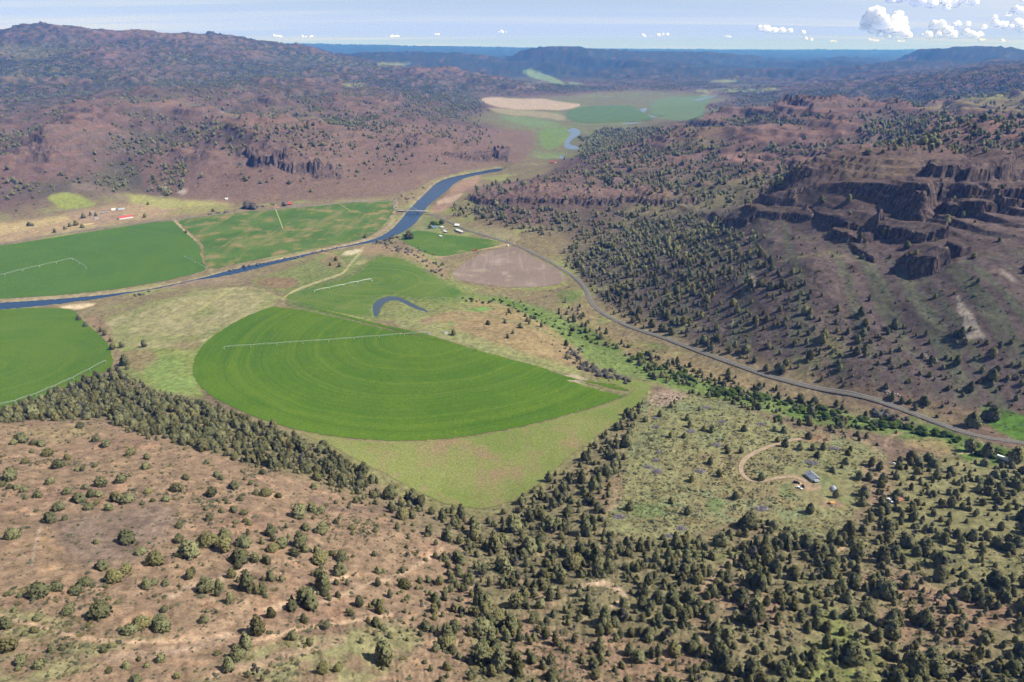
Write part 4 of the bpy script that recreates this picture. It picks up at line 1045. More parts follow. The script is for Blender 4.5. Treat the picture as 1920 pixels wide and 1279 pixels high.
def scatter_nodes(name, colm, n_kinds):
    ng = bpy.data.node_groups.new(name, 'GeometryNodeTree')
    ng.interface.new_socket('Geometry', in_out='INPUT', socket_type='NodeSocketGeometry')
    ng.interface.new_socket('Geometry', in_out='OUTPUT', socket_type='NodeSocketGeometry')
    N = ng.nodes.new; L = ng.links.new
    gi, go = N('NodeGroupInput'), N('NodeGroupOutput')
    ci = N('GeometryNodeCollectionInfo'); ci.inputs['Collection'].default_value = colm; ci.inputs['Separate Children'].default_value = True; ci.inputs['Reset Children'].default_value = True
    iop = N('GeometryNodeInstanceOnPoints'); iop.inputs['Pick Instance'].default_value = True
    def attr(nm, ty):
        a = N('GeometryNodeInputNamedAttribute'); a.data_type = ty; a.inputs['Name'].default_value = nm; return a.outputs['Attribute']
    L(gi.outputs[0], iop.inputs['Points']); L(ci.outputs[0], iop.inputs['Instance'])
    L(attr('pick', 'INT'), iop.inputs['Instance Index'])
    cx = N('ShaderNodeCombineXYZ'); L(attr('turn', 'FLOAT'), cx.inputs['Z'])
    e2r = N('FunctionNodeEulerToRotation'); L(cx.outputs[0], e2r.inputs[0]); L(e2r.outputs[0], iop.inputs['Rotation'])
    L(attr('size', 'FLOAT_VECTOR'), iop.inputs['Scale'])
    L(iop.outputs[0], go.inputs[0])
    return ng
def scatter(name, colm, n_kinds, P, W, H, g):
    me = bpy.data.meshes.new(name)
    me.vertices.add(len(P)); me.vertices.foreach_set('co', np.asarray(P, np.float32).ravel())
    def at(nm, ty, key, val):
        a = me.attributes.new(nm, ty, 'POINT'); a.data.foreach_set(key, val.ravel())
    pk = g.integers(0, n_kinds, len(P)).astype(np.int32)
    if colm is proto_col: pk[g.uniform(size=len(P)) < .035] = 8
    at('pick', 'INT', 'value', pk)
    at('turn', 'FLOAT', 'value', g.uniform(0, 6.283, len(P)).astype(np.float32))
    at('size', 'FLOAT_VECTOR', 'vector', np.stack([W, W * g.uniform(.85, 1.15, len(P)), H], 1).astype(np.float32))
    me.update()
    o = add(name, me)
    md = o.modifiers.new('scatter', 'NODES'); md.node_group = scatter_nodes(name, colm, n_kinds)
    return tag(o, kind='stuff')

# trees that stand apart in the photograph: (picture x of the foot, picture y of the foot, width in picture pixels)
def crop(x0, y0, s, rows): return [(x0 + x / s, y0 + y / s, w / s) for x, y, w in rows]
RED_T = crop(0, 760, 4.919, [(100,685,125),(540,570,100),(445,465,85),(205,335,110),(130,360,60),(625,500,65),(465,720,75),(235,535,60),(350,850,75),(625,810,75),(850,840,80),(910,840,70),(790,770,55),(935,750,120),(1125,710,115),
  (1080,885,110),(1185,895,110),(1010,965,95),(820,960,85),(740,895,110),(550,965,95),(470,1080,120),(600,1060,65),(120,1225,125),(1180,1260,150),(890,1275,60),(1350,585,80),(1365,810,65),(1210,455,80),(1360,495,65),(980,375,90),
  (885,330,65),(740,210,70),(1315,915,45),(1410,890,45),(225,795,60),(160,770,60),(30,745,60),(95,765,50),(880,565,45),(765,600,50),(640,345,35),(310,360,60),(385,375,70),(295,435,45),(715,605,45),(895,905,55),(1530,885,70),(245,860,55)])
RED_T += crop(0, 1019, 4.919, [(65,780,130),(75,980,150),(365,490,170),(530,430,110),(700,465,100),(790,390,110),(640,640,110),(935,675,180),(1060,345,140),(950,235,110),(1170,260,100),(1440,190,150),(1300,100,90),(1360,410,110),(1430,375,70),
  (1535,380,70),(1310,770,150),(1200,830,120),(1470,740,120),(1500,800,150),(1520,630,85),(370,1150,110),(200,1110,110),(480,1005,80),(575,980,60),(650,950,50),(1170,1155,90),(1490,1090,105),(1010,1185,60),(1260,1275,90),(960,1000,80),
  (1035,950,60),(1085,555,50),(60,485,50),(105,470,60),(190,495,60),(320,820,70),(230,850,60),(360,700,80),(1285,1075,45),(1355,1140,50),(140,625,60),(1105,800,45),(1000,515,45),(170,1170,55)])
RED_T += crop(320, 800, 4.919, [(60,595,100),(380,640,105),(590,570,85),(880,635,95),(790,625,65),(1000,650,55),(1330,575,70),(140,485,65),(425,460,60),(470,490,60),(340,340,60),(665,420,35),(850,440,60),(685,490,40),(740,530,45),(795,550,40),
  (645,680,60),(680,810,65),(580,785,70),(470,790,50),(360,865,90),(1190,830,140),(1310,780,110),(1390,790,80),(85,925,75),(80,1060,90),(1350,490,90),(640,1250,170),(510,1030,130),(350,1100,180),(680,1100,130),(940,1150,100),(1030,1110,110),
  (780,1240,100),(1250,950,80),(1400,980,120),(1380,1250,140),(1140,1190,110),(180,1200,200),(600,895,60),(730,910,50),(690,880,50),(440,690,40),(500,680,40),(520,710,40),(335,765,50)])
PLAT_T = crop(1120, 720, 4.919, [(440,350,55),(575,300,55),(830,330,60),(850,395,55),(675,490,50),(800,495,50),(985,430,50),(1060,440,70),(1350,435,60),(1040,735,60),(1120,855,70),(870,900,65),(1270,1060,75),(300,1160,90),(680,1100,55),(830,1205,80),
  (1510,885,80),(1200,640,60),(1325,635,50),(1190,600,45),(940,245,35),(710,180,40),(680,220,50),(850,90,35),(1300,160,50)])
PLAT_T += crop(1400, 760, 4.919, [(255,240,50),(340,250,60),(285,340,55),(350,380,70),(490,410,70),(570,310,70),(610,415,60),(705,405,60),(650,480,60),(950,425,45),(930,460,50),(910,540,65),(875,580,35),(785,615,50),(820,850,75),(580,990,90),
  (1145,560,80),(1220,600,80),(1120,690,80),(1035,680,80),(1075,840,100),(1060,925,90),(885,1250,80)])
PLAT_T += [(1816, 846, 22), (1848, 855, 24), (1902, 868, 30), (1822, 799, 24), (1858, 788, 26), (1845, 784, 16)]
OPEN_T = [(828,712,13),(720,700,10)] if False else [(851,628,11),(915,609,9),(947,606,8),(976,615,11),(962,626,8),(952,634,8),(229,651,11),(271,650,13),(235,684,19),(212,655,12),(240,692,10),(148,600,10),(161,612,9),(197,628,10),(190,622,9),(209,640,9),(685,446,7),
  (767,448,16),(55,424,8),(103,436,7),(122,430,7),(143,423,9),(131,425,7),(157,409,8),(170,404,6),(180,405,6),(155,427,7),(272,408,7),(62,424,6),(278,384,6),(349,437,5),(400,397,6),(630,489,8),(637,500,8),(620,498,6)]
def crop_w(rows): return rows

# how densely trees stand, in trees per hectare, by place
WOODS = [([(-80,775),(60,748),(130,732),(200,700),(218,690),(245,715),(300,742),(380,758),(440,778),(500,798),(555,822),(600,838),(660,872),(715,905),(690,925),(640,935),(600,897),(540,885),(450,868),(400,848),(300,830),(215,806),(205,782),(100,786),(-80,795)], 420, 6),
 ([(560,960),(640,930),(720,905),(800,945),(870,962),(900,975),(905,1060),(800,1090),(760,1050),(720,1010),(640,1010)], 130, 12),
 ([(760,1050),(870,985),(960,960),(1060,885),(1150,792),(1200,745),(1212,760),(1185,850),(1150,920),(1125,975),(1180,1015),(1290,1012),(1260,1060),(1100,1080),(900,1120),(800,1200),(700,1200)], 220, 12),
 ([(300,1075),(420,1000),(520,985),(600,1040),(720,1060),(760,1150),(700,1290),(400,1290),(480,1170),(400,1140)], 100, 15),
 ([(820,1060),(1000,1020),(1260,1020),(1380,990),(1400,960),(1470,980),(1560,1010),(1630,980),(1640,900),(1700,860),(1940,880),(2700,1000),(2700,2100),(600,2100)], 262, 14),
 ([(1700,890),(1800,870),(1940,900),(1940,1000),(1800,1010),(1700,980)], 190, 20)]
THIN = [([(1590,1040),(1700,1060),(1720,1110),(1620,1100)], .5, 12), ([(1750,1010),(1900,1030),(1900,1120),(1790,1110)], .45, 14), ([(880,1080),(1000,1060),(1000,1110),(900,1130)], .6, 12), ([(1100,1085),(1185,1095),(1190,1140),(1110,1140)], .25, 8),
 ([(1340,1040),(1390,1040),(1330,1110),(1300,1120)], .2, 6), ([(1580,1040),(1620,1030),(1560,1050)], .3, 6)]
NO_TREE = [RIVER, POND, [(530,557),(690,490),(705,482),(748,484),(830,528),(870,554),(1100,700),(1110,713),(1165,722),(1222,722),(1145,800),(1022,900),(965,940),(905,958),(830,945),(672,866),(560,812),(385,735),(362,680),(400,620)],
 [(-200,470),(0,458),(330,408),(735,372),(745,385),(740,410),(660,458),(520,481),(388,508),(0,563),(-200,580)], [(-250,600),(0,579),(140,577),(165,610),(213,660),(210,690),(100,738),(0,770),(-300,845)],
 [(185,610),(250,575),(400,538),(540,556),(400,630),(365,690),(390,740),(330,742),(240,690),(215,650)], [(745,447),(800,432),(880,442),(946,457),(985,470),(1063,520),(1045,537),(950,541),(848,525),(870,490),(800,478)],
 [(900,180),(1100,190),(1320,180),(1330,235),(1060,240),(1050,280),(1015,284),(1010,240),(930,215)], [(85,367),(130,358),(182,381),(120,393)], [(205,365),(320,372),(440,380),(445,392),(250,385)], [(0,458),(110,400),(260,385),(300,405),(0,470)],
 [(770,400),(870,410),(980,440),(960,460),(780,450)], [(800,398),(830,372),(860,340),(905,326),(895,345),(845,385),(820,402)], [(975,133),(1040,143),(1060,158),(1000,150)], [(1478,875),(1530,880),(1600,905),(1590,950),(1530,955),(1480,915)],
 [(1830,760),(1960,790),(1960,835),(1860,820)]]
def dens(px, py, x, y, z, r):
    rel = bil(REL, AZ, LR, np.arctan2(x, y), np.log(r))
    a = fbm(x, y, 260, 3, 401); b_ = fbm(x, y, 900, 3, 405); e = fbm(x, y, 70, 2, 409)
    hl = sstep(z, 18, 60)
    d = hl * (8 + 34 * sstep(a + .7 * b_, -.1, .4)) * sstep(r, 1300, 1700)
    d *= 1 - .55 * sstep(px, 100, 250) * (1 - sstep(px, 640, 760)) * sstep(py, 255, 300)                                # the bare front of the hill
    d += hl * 16 * sstep(r, 2500, 3500) * sstep(b_ + .5 * a, -.1, .35)
    d *= np.clip(1.0 - 1.5 * rel, .12, 2.8)
    d = np.where((r < 1300), 0.0, d)
    def z_(poly, s): return sstep(poly_sd(chaikin(poly, 1), px + 9 * e, py + 7 * a, s + 2), -s, s)
    def put(poly, val, s): 
        nonlocal d
        m = z_(poly, s); d = d * (1 - m) + val * m
    red = z_([(-600,780),(100,785),(210,800),(420,860),(600,900),(700,950),(800,1010),(820,1100),(700,1900),(-600,1900)], 8)
    d = d * (1 - red) + red * (3 + 9 * sstep(e, .1, .5))
    put([(300,1040),(500,1000),(640,1020),(760,1060),(760,1300),(300,1300),(380,1180)], 45 + 85 * sstep(e + .5 * a, -.1, .4), 20)
    # slope above the road
    put([(1060,480),(1090,430),(1180,405),(1300,400),(1400,430),(1480,480),(1560,560),(1640,640),(1960,640),(1960,820),(1830,800),(1700,760),(1560,728),(1440,700),(1300,648),(1200,614),(1130,580),(1110,545)], 84 + 66 * sstep(a + .5 * e, -.15, .4), 14)
    put([(1080,440),(1250,410),(1360,440),(1360,520),(1300,600),(1180,590),(1120,540)], 135, 16)
    put([(1400,470),(1500,440),(1800,470),(1960,450),(1960,600),(1900,560),(1840,640),(1700,640),(1640,600),(1560,560),(1480,500)], 6 + 9 * sstep(e, 0, .4), 14)
    put([(1480,600),(1660,600),(1880,640),(1960,640),(1960,760),(1800,750),(1640,700)], 66, 18)
    put([(1480,340),(1700,340),(1960,330),(1960,450),(1700,480),(1500,430)], 4, 10)
    put([(1500,640),(1700,700),(1840,740),(1960,760),(1960,700),(1800,660),(1640,640)], 80, 10)
    put([(840,395),(880,380),(1000,395),(1120,405),(1060,440),(960,440),(900,430),(850,412)], 70, 5)
    put([(1180,640),(1300,690),(1440,730),(1560,760),(1700,800),(1660,830),(1560,815),(1480,800),(1400,772),(1300,735),(1200,705)], 80 + 60 * sstep(a + e, -.2, .3), 8)
    put([(1350,755),(1480,790),(1660,830),(1640,860),(1540,830),(1440,800),(1350,775)], 150, 5)
    put([(1060,560),(1120,620),(1250,690),(1180,680),(1090,640),(1040,590)], 60, 6)
    put([(930,560),(1000,600),(1060,645),(1100,690),(1080,690),(1000,620),(940,585)], 32, 6)
    # dark timber on the far right slopes
    put([(1100,300),(1300,310),(1440,320),(1560,300),(1700,260),(1960,230),(1960,285),(1700,285),(1560,305),(1480,345),(1380,390),(1280,370),(1100,340)], 46, 10)
    put([(1600,235),(1800,215),(1960,220),(1960,285),(1760,275),(1640,270)], 85, 12)
    put([(1340,284),(1450,286),(1470,300),(1400,306),(1350,302)], 5, 5)
    put([(880,342),(1010,342),(1280,365),(1290,395),(900,392)], 14, 6)
    put([(1092,245),(1240,236),(1330,236),(1330,262),(1240,300),(1085,300)], 40, 4)
    put([(1080,280),(1200,250),(1330,260),(1250,310),(1100,310)], 46, 8)
    put([(1650,190),(1760,150),(1960,120),(1960,165),(1800,185),(1700,205)], 50, 6)
    put([(430,240),(560,225),(640,260),(680,290),(600,290),(480,265),(430,256)], 55, 8)
    put([(240,290),(320,240),(420,215),(440,245),(340,280),(270,320),(240,345)], 45, 8)
    put([(170,340),(230,320),(240,350),(210,362)], 80, 5)
    put([(270,360),(320,300),(360,310),(340,370)], 55, 6)
    for p, v, s in WOODS: put(p, v, s)
    m = z_(PLATEAU, 6); d = d * (1 - m)
    for p, k, s in THIN: d = d * (1 - z_(p, s) * (1 - k))
    for p in NO_TREE: d = np.where(poly_sd(p, px, py, 6) > -2.5, 0, d)
    d = np.where(r > 60, d, 0)
    return d
def cand(r0, r1, per_ha, g):
    n = int(.5 * 1.96 * (r1 * r1 - r0 * r0) / 1e4 * per_ha)
    a = g.uniform(-.98, .98, n); r = np.sqrt(g.uniform(r0 * r0, r1 * r1, n))
    return a, r
hw_d = lambda x, y: line_d(hw, x, y, 12)[0]
jr = np.random.default_rng(77)
XS, YS, HS = [], [], []
for r0, r1, per in ((90, 900, 520), (900, 2400, 150), (2400, 4300, 90), (4300, 8200, 30)):
    a, r = cand(r0, r1, per, jr)
    x, y = r * np.sin(a), r * np.cos(a); z = th(x, y)
    px, py = project(x, y, z)
    k = (px > -420) & (px < 2340) & (py > -20) & (py < 1750)
    x, y, z, r, px, py = x[k], y[k], z[k], r[k], px[k], py[k]
    d = dens(px, py, x, y, z, r)
    if r0 < 1500: d = np.where(hw_d(x, y) < 5.5, 0, d)
    k = jr.uniform(0, per, len(x)) < d
    XS.append(x[k]); YS.append(y[k])
TXY = np.stack([np.concatenate(XS), np.concatenate(YS)], 1)
# keep a little room between neighbours: thin by a coarse grid for the near ones
rT = np.hypot(*TXY.T)
cell = np.round(TXY / np.where(rT < 900, 2.9, 5.0)[:, None]).astype(np.int64)
_, keep = np.unique(cell[:, 0] * 1000003 + cell[:, 1], return_index=True)
TXY = TXY[keep]; rT = rT[keep]
TH = 4.9 * np.exp(jr.normal(0, .44, len(TXY))) * lerp(1.0, lerp(1.16, 1.45, sstep(rT, 1300, 1900)), sstep(rT, 700, 950))
TH = np.clip(TH, 1.8, 14)
TWD = TH * np.where(rT > 850, jr.uniform(.58, .85, len(TXY)), jr.uniform(.60, .95, len(TXY)))
ppx, ppy = project(TXY[:, 0], TXY[:, 1], th(*TXY.T))
onred = (rT < 650) & (poly_sd(WOODS[0][0], ppx, ppy, 5) < 0) & (poly_sd(WOODS[3][0], ppx, ppy, 5) < 0) & (poly_sd([(-600,780),(100,785),(210,800),(420,860),(600,900),(700,950),(800,1010),(820,1100),(700,1900),(-600,1900)], ppx, ppy, 5) > 0)
TH = np.where(onred, TH * .48, TH); TWD = np.where(onred, TH * jr.uniform(.8, 1.15, len(TH)), TWD)
# the hand placed ones
HP = []
for rows, hr, kinds in ((RED_T, .92, 'red'), (PLAT_T, 1.25, 'plat'), (OPEN_T, 1.1, 'open')):
    q = np.array(rows)
    w3 = hit(q[:, 0], q[:, 1])
    for (px, py, w), p in zip(rows, w3):
        dep = p[1] * CP - (p[2] - CAM_H) * SP
        wd = w * dep / FPX
        HP.append((p[0], p[1], wd * 1.08, wd * hr * jr.uniform(.9, 1.12), px, py, kinds))
# drop random trees that would stand inside a hand placed one
hpx = np.array([(h[0], h[1], h[2]) for h in HP])
near_m = rT < 1000
bad = np.zeros(len(TXY), bool)
ii = np.nonzero(near_m)[0]
for hx, hy, w in hpx:
    dd = np.hypot(TXY[ii, 0] - hx, TXY[ii, 1] - hy); bad[ii[dd < (w * .5 + TWD[ii] * .35)]] = True
TXY, TH, TWD, rT, ppx, ppy, onred = [q[~bad] for q in (TXY, TH, TWD, rT, ppx, ppy, onred)]
print('junipers', len(TXY), 'near', (rT < 900).sum())
# the 300 largest in the picture stand as things of their own
depT = TXY[:, 1] * CP - (th(*TXY.T) - CAM_H) * SP
inside = (ppx > 8) & (ppx < 1912) & (ppy < 1272)
rankT = np.where(inside, np.maximum(TWD, TH * .7) / depT, 0)
n_rand = 300 - len(HP)
order = np.argsort(-rankT)
single = order[:max(n_rand, 0)]
rest = np.ones(len(TXY), bool); rest[single] = False
TREES = list(HP) + [(TXY[k, 0], TXY[k, 1], TWD[k], TH[k], ppx[k], ppy[k], 'wood') for k in single]
GROUPS = {'red': 'junipers scattered over the bare red hillside', 'plat': 'junipers standing on the grassy plateau by the cabin', 'open': 'lone junipers along the fields and the river', 'wood': 'junipers of the dense foreground woodland'}
CR_OBJ = {}
def side(px):
    return ('far left' if px < 330 else 'left' if px < 700 else 'middle' if px < 1220 else 'right' if px < 1600 else 'far right')
def near_what(px, py, kind):
    if kind == 'plat':
        if abs(px - 1520) + abs(py - 890) < 95: return 'near the grey roofed cabin'
        if px > 1780: return 'near the white trailer by the highway'
        if 1380 < px < 1540 and py < 910: return 'beside the curved dirt drive'
        if px > 1590: return 'at the wood edge east of the cabin'
        return 'among sagebrush and grey brush heaps on the plateau'
    if kind == 'open':
        if py < 470 and px < 420: return 'by the farm with the red roofed barn'
        if 600 < px < 800 and py < 520: return 'on the river bank below the bridge'
        if px < 300: return 'on the rise between the two pivot fields'
        return 'on the dry terrace beside the big green field'
    if kind == 'red':
        if py < 880: return 'on the bare red brow below the wood edge'
        if py < 1010: return 'on the open red slope'
        if py < 1130: return 'on the red slope above the lowest dirt track'
        return 'among sagebrush beside the lowest dirt track'
    if px > 1600: return 'in the dense shaded wood at the right edge'
    if px > 1200: return 'in the dense wood below the plateau'
    if px > 850: return 'in the wood below the tip of the pasture'
    return 'in the open wood by the dirt track'
seen = {}
rows_l = []
for k, (x, y, w, h, px, py, kind) in enumerate(TREES):
    size = 'small' if w < 3.2 else 'middling' if w < 5.2 else 'broad' if w < 7.5 else 'huge'
    shape = 'round' if h < w * 1.0 else 'upright' if h < w * 1.35 else 'tall'
    rows_l.append([f'{size} {shape} juniper {near_what(px, py, kind)}', px, py])
from collections import defaultdict
by = defaultdict(list)
for k, r_ in enumerate(rows_l): by[r_[0]].append(k)
ORD = ['first', 'second', 'third', 'fourth', 'fifth', 'sixth', 'seventh', 'eighth', 'ninth', 'tenth', 'eleventh', 'twelfth', 'thirteenth', 'fourteenth', 'fifteenth', 'sixteenth', 'seventeenth', 'eighteenth', 'nineteenth', 'twentieth']
TENS = ['', '', 'twenty', 'thirty', 'forty', 'fifty', 'sixty']
def ordinal(j):
    if j < 20: return ORD[j]
    t, u = divmod(j + 1, 10)
    return TENS[t] + '-' + ORD[u - 1] if u else TENS[t][:-1] + 'ieth'
for lab, ks in by.items():
    ks.sort(key=lambda k: rows_l[k][1])
    if len(ks) > 1:
        for j, k in enumerate(ks):
            if j == 0: t = 'leftmost'
            elif j == len(ks) - 1: t = 'rightmost'
            elif j < len(ks) / 2: t = ordinal(j) + ' from the left'
            else: t = ordinal(len(ks) - 1 - j) + ' from the right'
            rows_l[k][0] = lab + ', ' + t
for k, (x, y, w, h, px, py, kind) in enumerate(TREES):
    z = float(th(x, y))
    o = empty('juniper', (x, y, z - .05), random.uniform(0, 6.28))
    o.scale = (w, w * random.uniform(.9, 1.1), h)
    tag(o, rows_l[k][0], 'tree', GROUPS[kind])
    ck = random.choice([0, 1, 2, 3]) if kind == 'red' else random.choice([3, 4, 5, 6, 7]) if kind in ('plat', 'open') else random.randrange(8)
    add('crown', CROWNS[ck], o); add('trunk', TRUNKS[k % 3], o)
P = np.column_stack([TXY, th(*TXY.T) - .05])
nr = rest & (rT < 1150); fr_ = rest & (rT >= 1150)
gg = np.random.default_rng(5)
scatter('juniper_wood', proto_col, 8, P[nr], TWD[nr], TH[nr], gg)
scatter('distant_juniper_wood', far_col, 6, P[fr_], TWD[fr_] * 1.15, TH[fr_] * 1.05, gg)

# sagebrush and bunch grass
SAGE_M = leaf_mat('sagebrush_leaves', (.125, .135, .080), (.180, .182, .108), .3, 2)
BUNCH_M = leaf_mat('bunch_grass_blades', (.16, .15, .06), (.26, .22, .10), .3, 2)
sage_col = bpy.data.collections.new('sagebrush_kinds')
for k in range(4):
    g = np.random.default_rng(500 + k)
    cs = np.column_stack([g.normal(0, .22, (7, 2)), g.uniform(.15, .5, 7)])
    v, f = tufts(cs, g.uniform(.2, .36, 7), g, .5, .8); v[:, 2] = np.maximum(v[:, 2], 0)
    v2, f2 = sprigs(cs[g.integers(0, 7, 40)] + g.normal(0, .22, (40, 3)), .16, g)
    proto(sage_col, 'sagebrush_kind_%d' % k, mesh_np('sagebrush', np.vstack([v, v2]), np.vstack([f, f2 + len(v)]), [SAGE_M if k < 3 else BUNCH_M]))
sg = np.random.default_rng(91)
a, r = cand(90, 640, 2600, sg)
a2, r2 = cand(640, 1250, 900, sg)
a = np.concatenate([a, a2]); r = np.concatenate([r, r2])
x, y = r * np.sin(a), r * np.cos(a); z = th(x, y); px, py = project(x, y, z)
k = (px > -250) & (px < 2170) & (py < 1560); x, y, z, r, px, py = x[k], y[k], z[k], r[k], px[k], py[k]
e = fbm(x, y, 45, 3, 511); e2 = fbm(x, y, 12, 2, 515); e3 = fbm(x, y, 150, 2, 517)
zp = lambda p, s: sstep(poly_sd(p, px, py, s + 2), -s, s)
dn = 200 * np.ones(len(x))
redm = zp([(-600,780),(100,785),(210,800),(420,860),(600,900),(700,950),(800,1010),(820,1100),(700,1900),(-600,1900)], 8)
dn = lerp(dn, 260 + 2000 * sstep(e + .5 * e2, .12, .5), redm)
for p in ([(-20,1130),(90,1150),(230,1185),(330,1195),(230,1240),(60,1300),(-20,1300)], [(330,1300),(420,1240),(520,1200),(720,1170),(800,1300)]):
    dn = np.maximum(dn, zp(p, 12) * 1700 * sstep(e + e2 * .5, -.2, .25))
dn = lerp(dn, 800 + 1700 * sstep(e + .6 * e2, -.15, .35), zp(PLATEAU, 6))
dn = np.where((r < 1050) & (zp([(840,1000),(1100,960),(1250,1010),(1700,1000),(2400,1000),(2400,1900),(800,1900)], 15) > .5), 700 + 1700 * sstep(e + .4 * e2 + .3 * e3, 0, .45), dn)
dn = np.maximum(dn, zp([(1120,560),(1300,640),(1560,720),(1960,780),(1960,560),(1600,480),(1300,430)], 15) * (260 + 640 * sstep(e + e3, -.1, .4)))
for p in NO_TREE[2:8] + NO_TREE[-2:-1]: dn = np.where(poly_sd(p, px, py, 6) > -2, 0, dn)
for p in NO_TREE[:2]: dn = np.where(poly_sd(p, px, py, 6) > -2, 0, dn)
dn = np.where(hw_d(x, y) < 7.5, 0, dn)
tr_d = line_d(hit(*np.array([(1518,823),(1500,823),(1462,831),(1425,844),(1400,857),(1388,872),(1390,889),(1405,902),(1425,904),(1450,898),(1480,893),(1500,898),(1512,905)], float).T)[:, :2], x, y, 9)[0]
dn = np.where(tr_d < 3, 0, dn)
k = sg.uniform(0, np.where(r < 640, 2600, 900)) < dn
x, y, z = x[k], y[k], z[k]
s = np.exp(sg.normal(-.12, .42, len(x)))
print('sagebrush', len(x))
scatter('sagebrush', sage_col, 4, np.column_stack([x, y, z]), 1.02 * s, .72 * s, sg)

# ------------------------------------------------------------------ buildings, vehicles, bridge, irrigation
WHITE = simple_mat('white_paint', (.74, .74, .72), .6, 0, .08); CREAM = simple_mat('cream_siding', (.55, .50, .42), .8, 0, .1)
GREYM = simple_mat('grey_metal_roof', (.30, .33, .38), .45, .3, .12, .8); PALE_M = simple_mat('galvanised_metal', (.38, .41, .45), .4, .4, .15, .7)
REDM = simple_mat('red_metal_roof', (.50, .085, .075), .6, 0, .15); RUST = simple_mat('rusty_brown_metal', (.28, .13, .075), .8, 0, .25)
WOOD = simple_mat('weathered_wood', (.20, .155, .115), .9, 0, .25); DARK = simple_mat('dark_opening', (.02, .02, .022), .6); GLASS = simple_mat('window_glass', (.03, .04, .05), .15, 0, .05)
BLUE = simple_mat('blue_metal_roof', (.14, .26, .38), .5, .1); TYRE = simple_mat('tyre_rubber', (.02, .02, .02), .9); BLACKP = simple_mat('black_car_paint', (.018, .018, .02), .25); CARWHITE = simple_mat('white_car_paint', (.78, .78, .78), .25, 0, .04)
ORANGE = simple_mat('orange_canvas', (.46, .25, .07), .9); STEEL = simple_mat('painted_steel', (.33, .42, .43), .5, .3); PIPE = simple_mat('galvanised_pipe', (.50, .54, .55), .45, .35, .1)
CONC = simple_mat('concrete', (.36, .34, .31), .9); HAY = simple_mat('stacked_hay', (.52, .42, .20), 1); REDP = simple_mat('red_tractor_paint', (.52, .06, .03), .45); ROCK = simple_mat('pale_rock', (.34, .30, .26), 1, 0, .3)
BRUSH = simple_mat('dead_juniper_branches', (.245, .222, .235), 1, 0, .35, .6)

def orient(p1, p2):
    a, b = gp(*p1), gp(*p2)
    c_ = (a + b) / 2; c_.z = float(th(c_.x, c_.y))
    return c_, math.atan2(b.y - a.y, b.x - a.x), (b - a).length
def gable(name, label, cat, p1, p2, width, wall_h, roof_h, wall, roof, length=None, wins=2, door=True, group=None, ribs=True, over=.5, chimney=False, scale_l=1.0):
    """a gabled building whose ridge runs from picture point p1 to p2"""
    pos, rz, L = orient(p1, p2)
    L = (length or L) * scale_l
    o = empty(name, pos, rz); tag(o, label, cat, group)
    l, w = L / 2, width / 2
    b = MB(); b.prism([(-w, -.8), (w, -.8), (w, wall_h), (0, wall_h + roof_h - .12), (-w, wall_h)], -l, l); b.build('wall', wall, o)
    r = MB(); k = roof_h / w; t = .14
    e = w + over
    r.prism([(-e, wall_h - k * over + .04), (0, wall_h + roof_h + .04), (e, wall_h - k * over + .04), (e, wall_h - k * over + .04 + t), (0, wall_h + roof_h + .04 + t), (-e, wall_h - k * over + .04 + t)], -l - over, l + over)
    ro = r.build('roof', roof, o)
    if ribs:
        q = MB(); n_ = max(int(L / 1.2), 4)
        for i in range(n_ + 1):
            x = -l - over + (L + 2 * over) * i / n_
            for s in (-1, 1):
                q.bar((x, s * e, wall_h - k * over + .07 + t), (x, 0, wall_h + roof_h + .07 + t), .045, 4)
        q.bar((-l - over, 0, wall_h + roof_h + .12 + t), (l + over, 0, wall_h + roof_h + .12 + t), .10, 6)
        q.build('seam', roof, ro)
    for s in (-1, 1):
        for i in range(wins):
            x = -l + L * (i + .5) / wins
            f = MB(); f.box(x - .75, x + .75, s * w - .06, s * w + .06, wall_h * .38, wall_h * .38 + 1.15)
            fo = f.build('window', WHITE, o)
            g = MB(); g.box(x - .62, x + .62, s * w - .075, s * w + .075, wall_h * .38 + .12, wall_h * .38 + 1.03); g.build('pane', GLASS, fo)
    if door:
        d = MB(); h = min(2.3, wall_h - .2); d.box(l - .04, l + .06, -.7, .7, -.2, h); d.build('door', WOOD if wall is not DARK else WHITE, o)
    if chimney:
        d = MB(); d.box(-l * .3 - .3, -l * .3 + .3, -w * .3 - .3, -w * .3 + .3, wall_h, wall_h + roof_h + .9); d.build('chimney', CONC, o)
    return o, L
def shed_open(o): return o

cab, cl_ = gable('cabin', 'small cabin with a wide grey metal gable roof at the end of the dirt drive', 'cabin', (1516.5, 891), (1530, 902), 7.2, 2.6, 2.0, CREAM, GREYM, 9.4, 2, True, None, True, .8, True)
pb = MB(); pb.raw([(5.1, -3.2, 2.75), (8.0, -3.2, 2.25), (8.0, 1.2, 2.25), (5.1, 1.2, 2.75), (5.1, -3.2, 2.87), (8.0, -3.2, 2.37), (8.0, 1.2, 2.37), (5.1, 1.2, 2.87)], [(3, 2, 1, 0), (4, 5, 6, 7), (0, 1, 5, 4), (1, 2, 6, 5), (2, 3, 7, 6), (3, 0, 4, 7)])
pb.build('porch_roof', GREYM, cab)
for y in (-3.0, -1.0, 1.0):
    q = MB(); q.box(7.7, 7.85, y - .08, y + .08, -.6, 2.28); q.build('porch_post', WOOD, cab)
q = MB(); q.box(4.8, 8.1, -3.3, 1.3, -.9, .15); q.build('porch_floor', WOOD, cab)

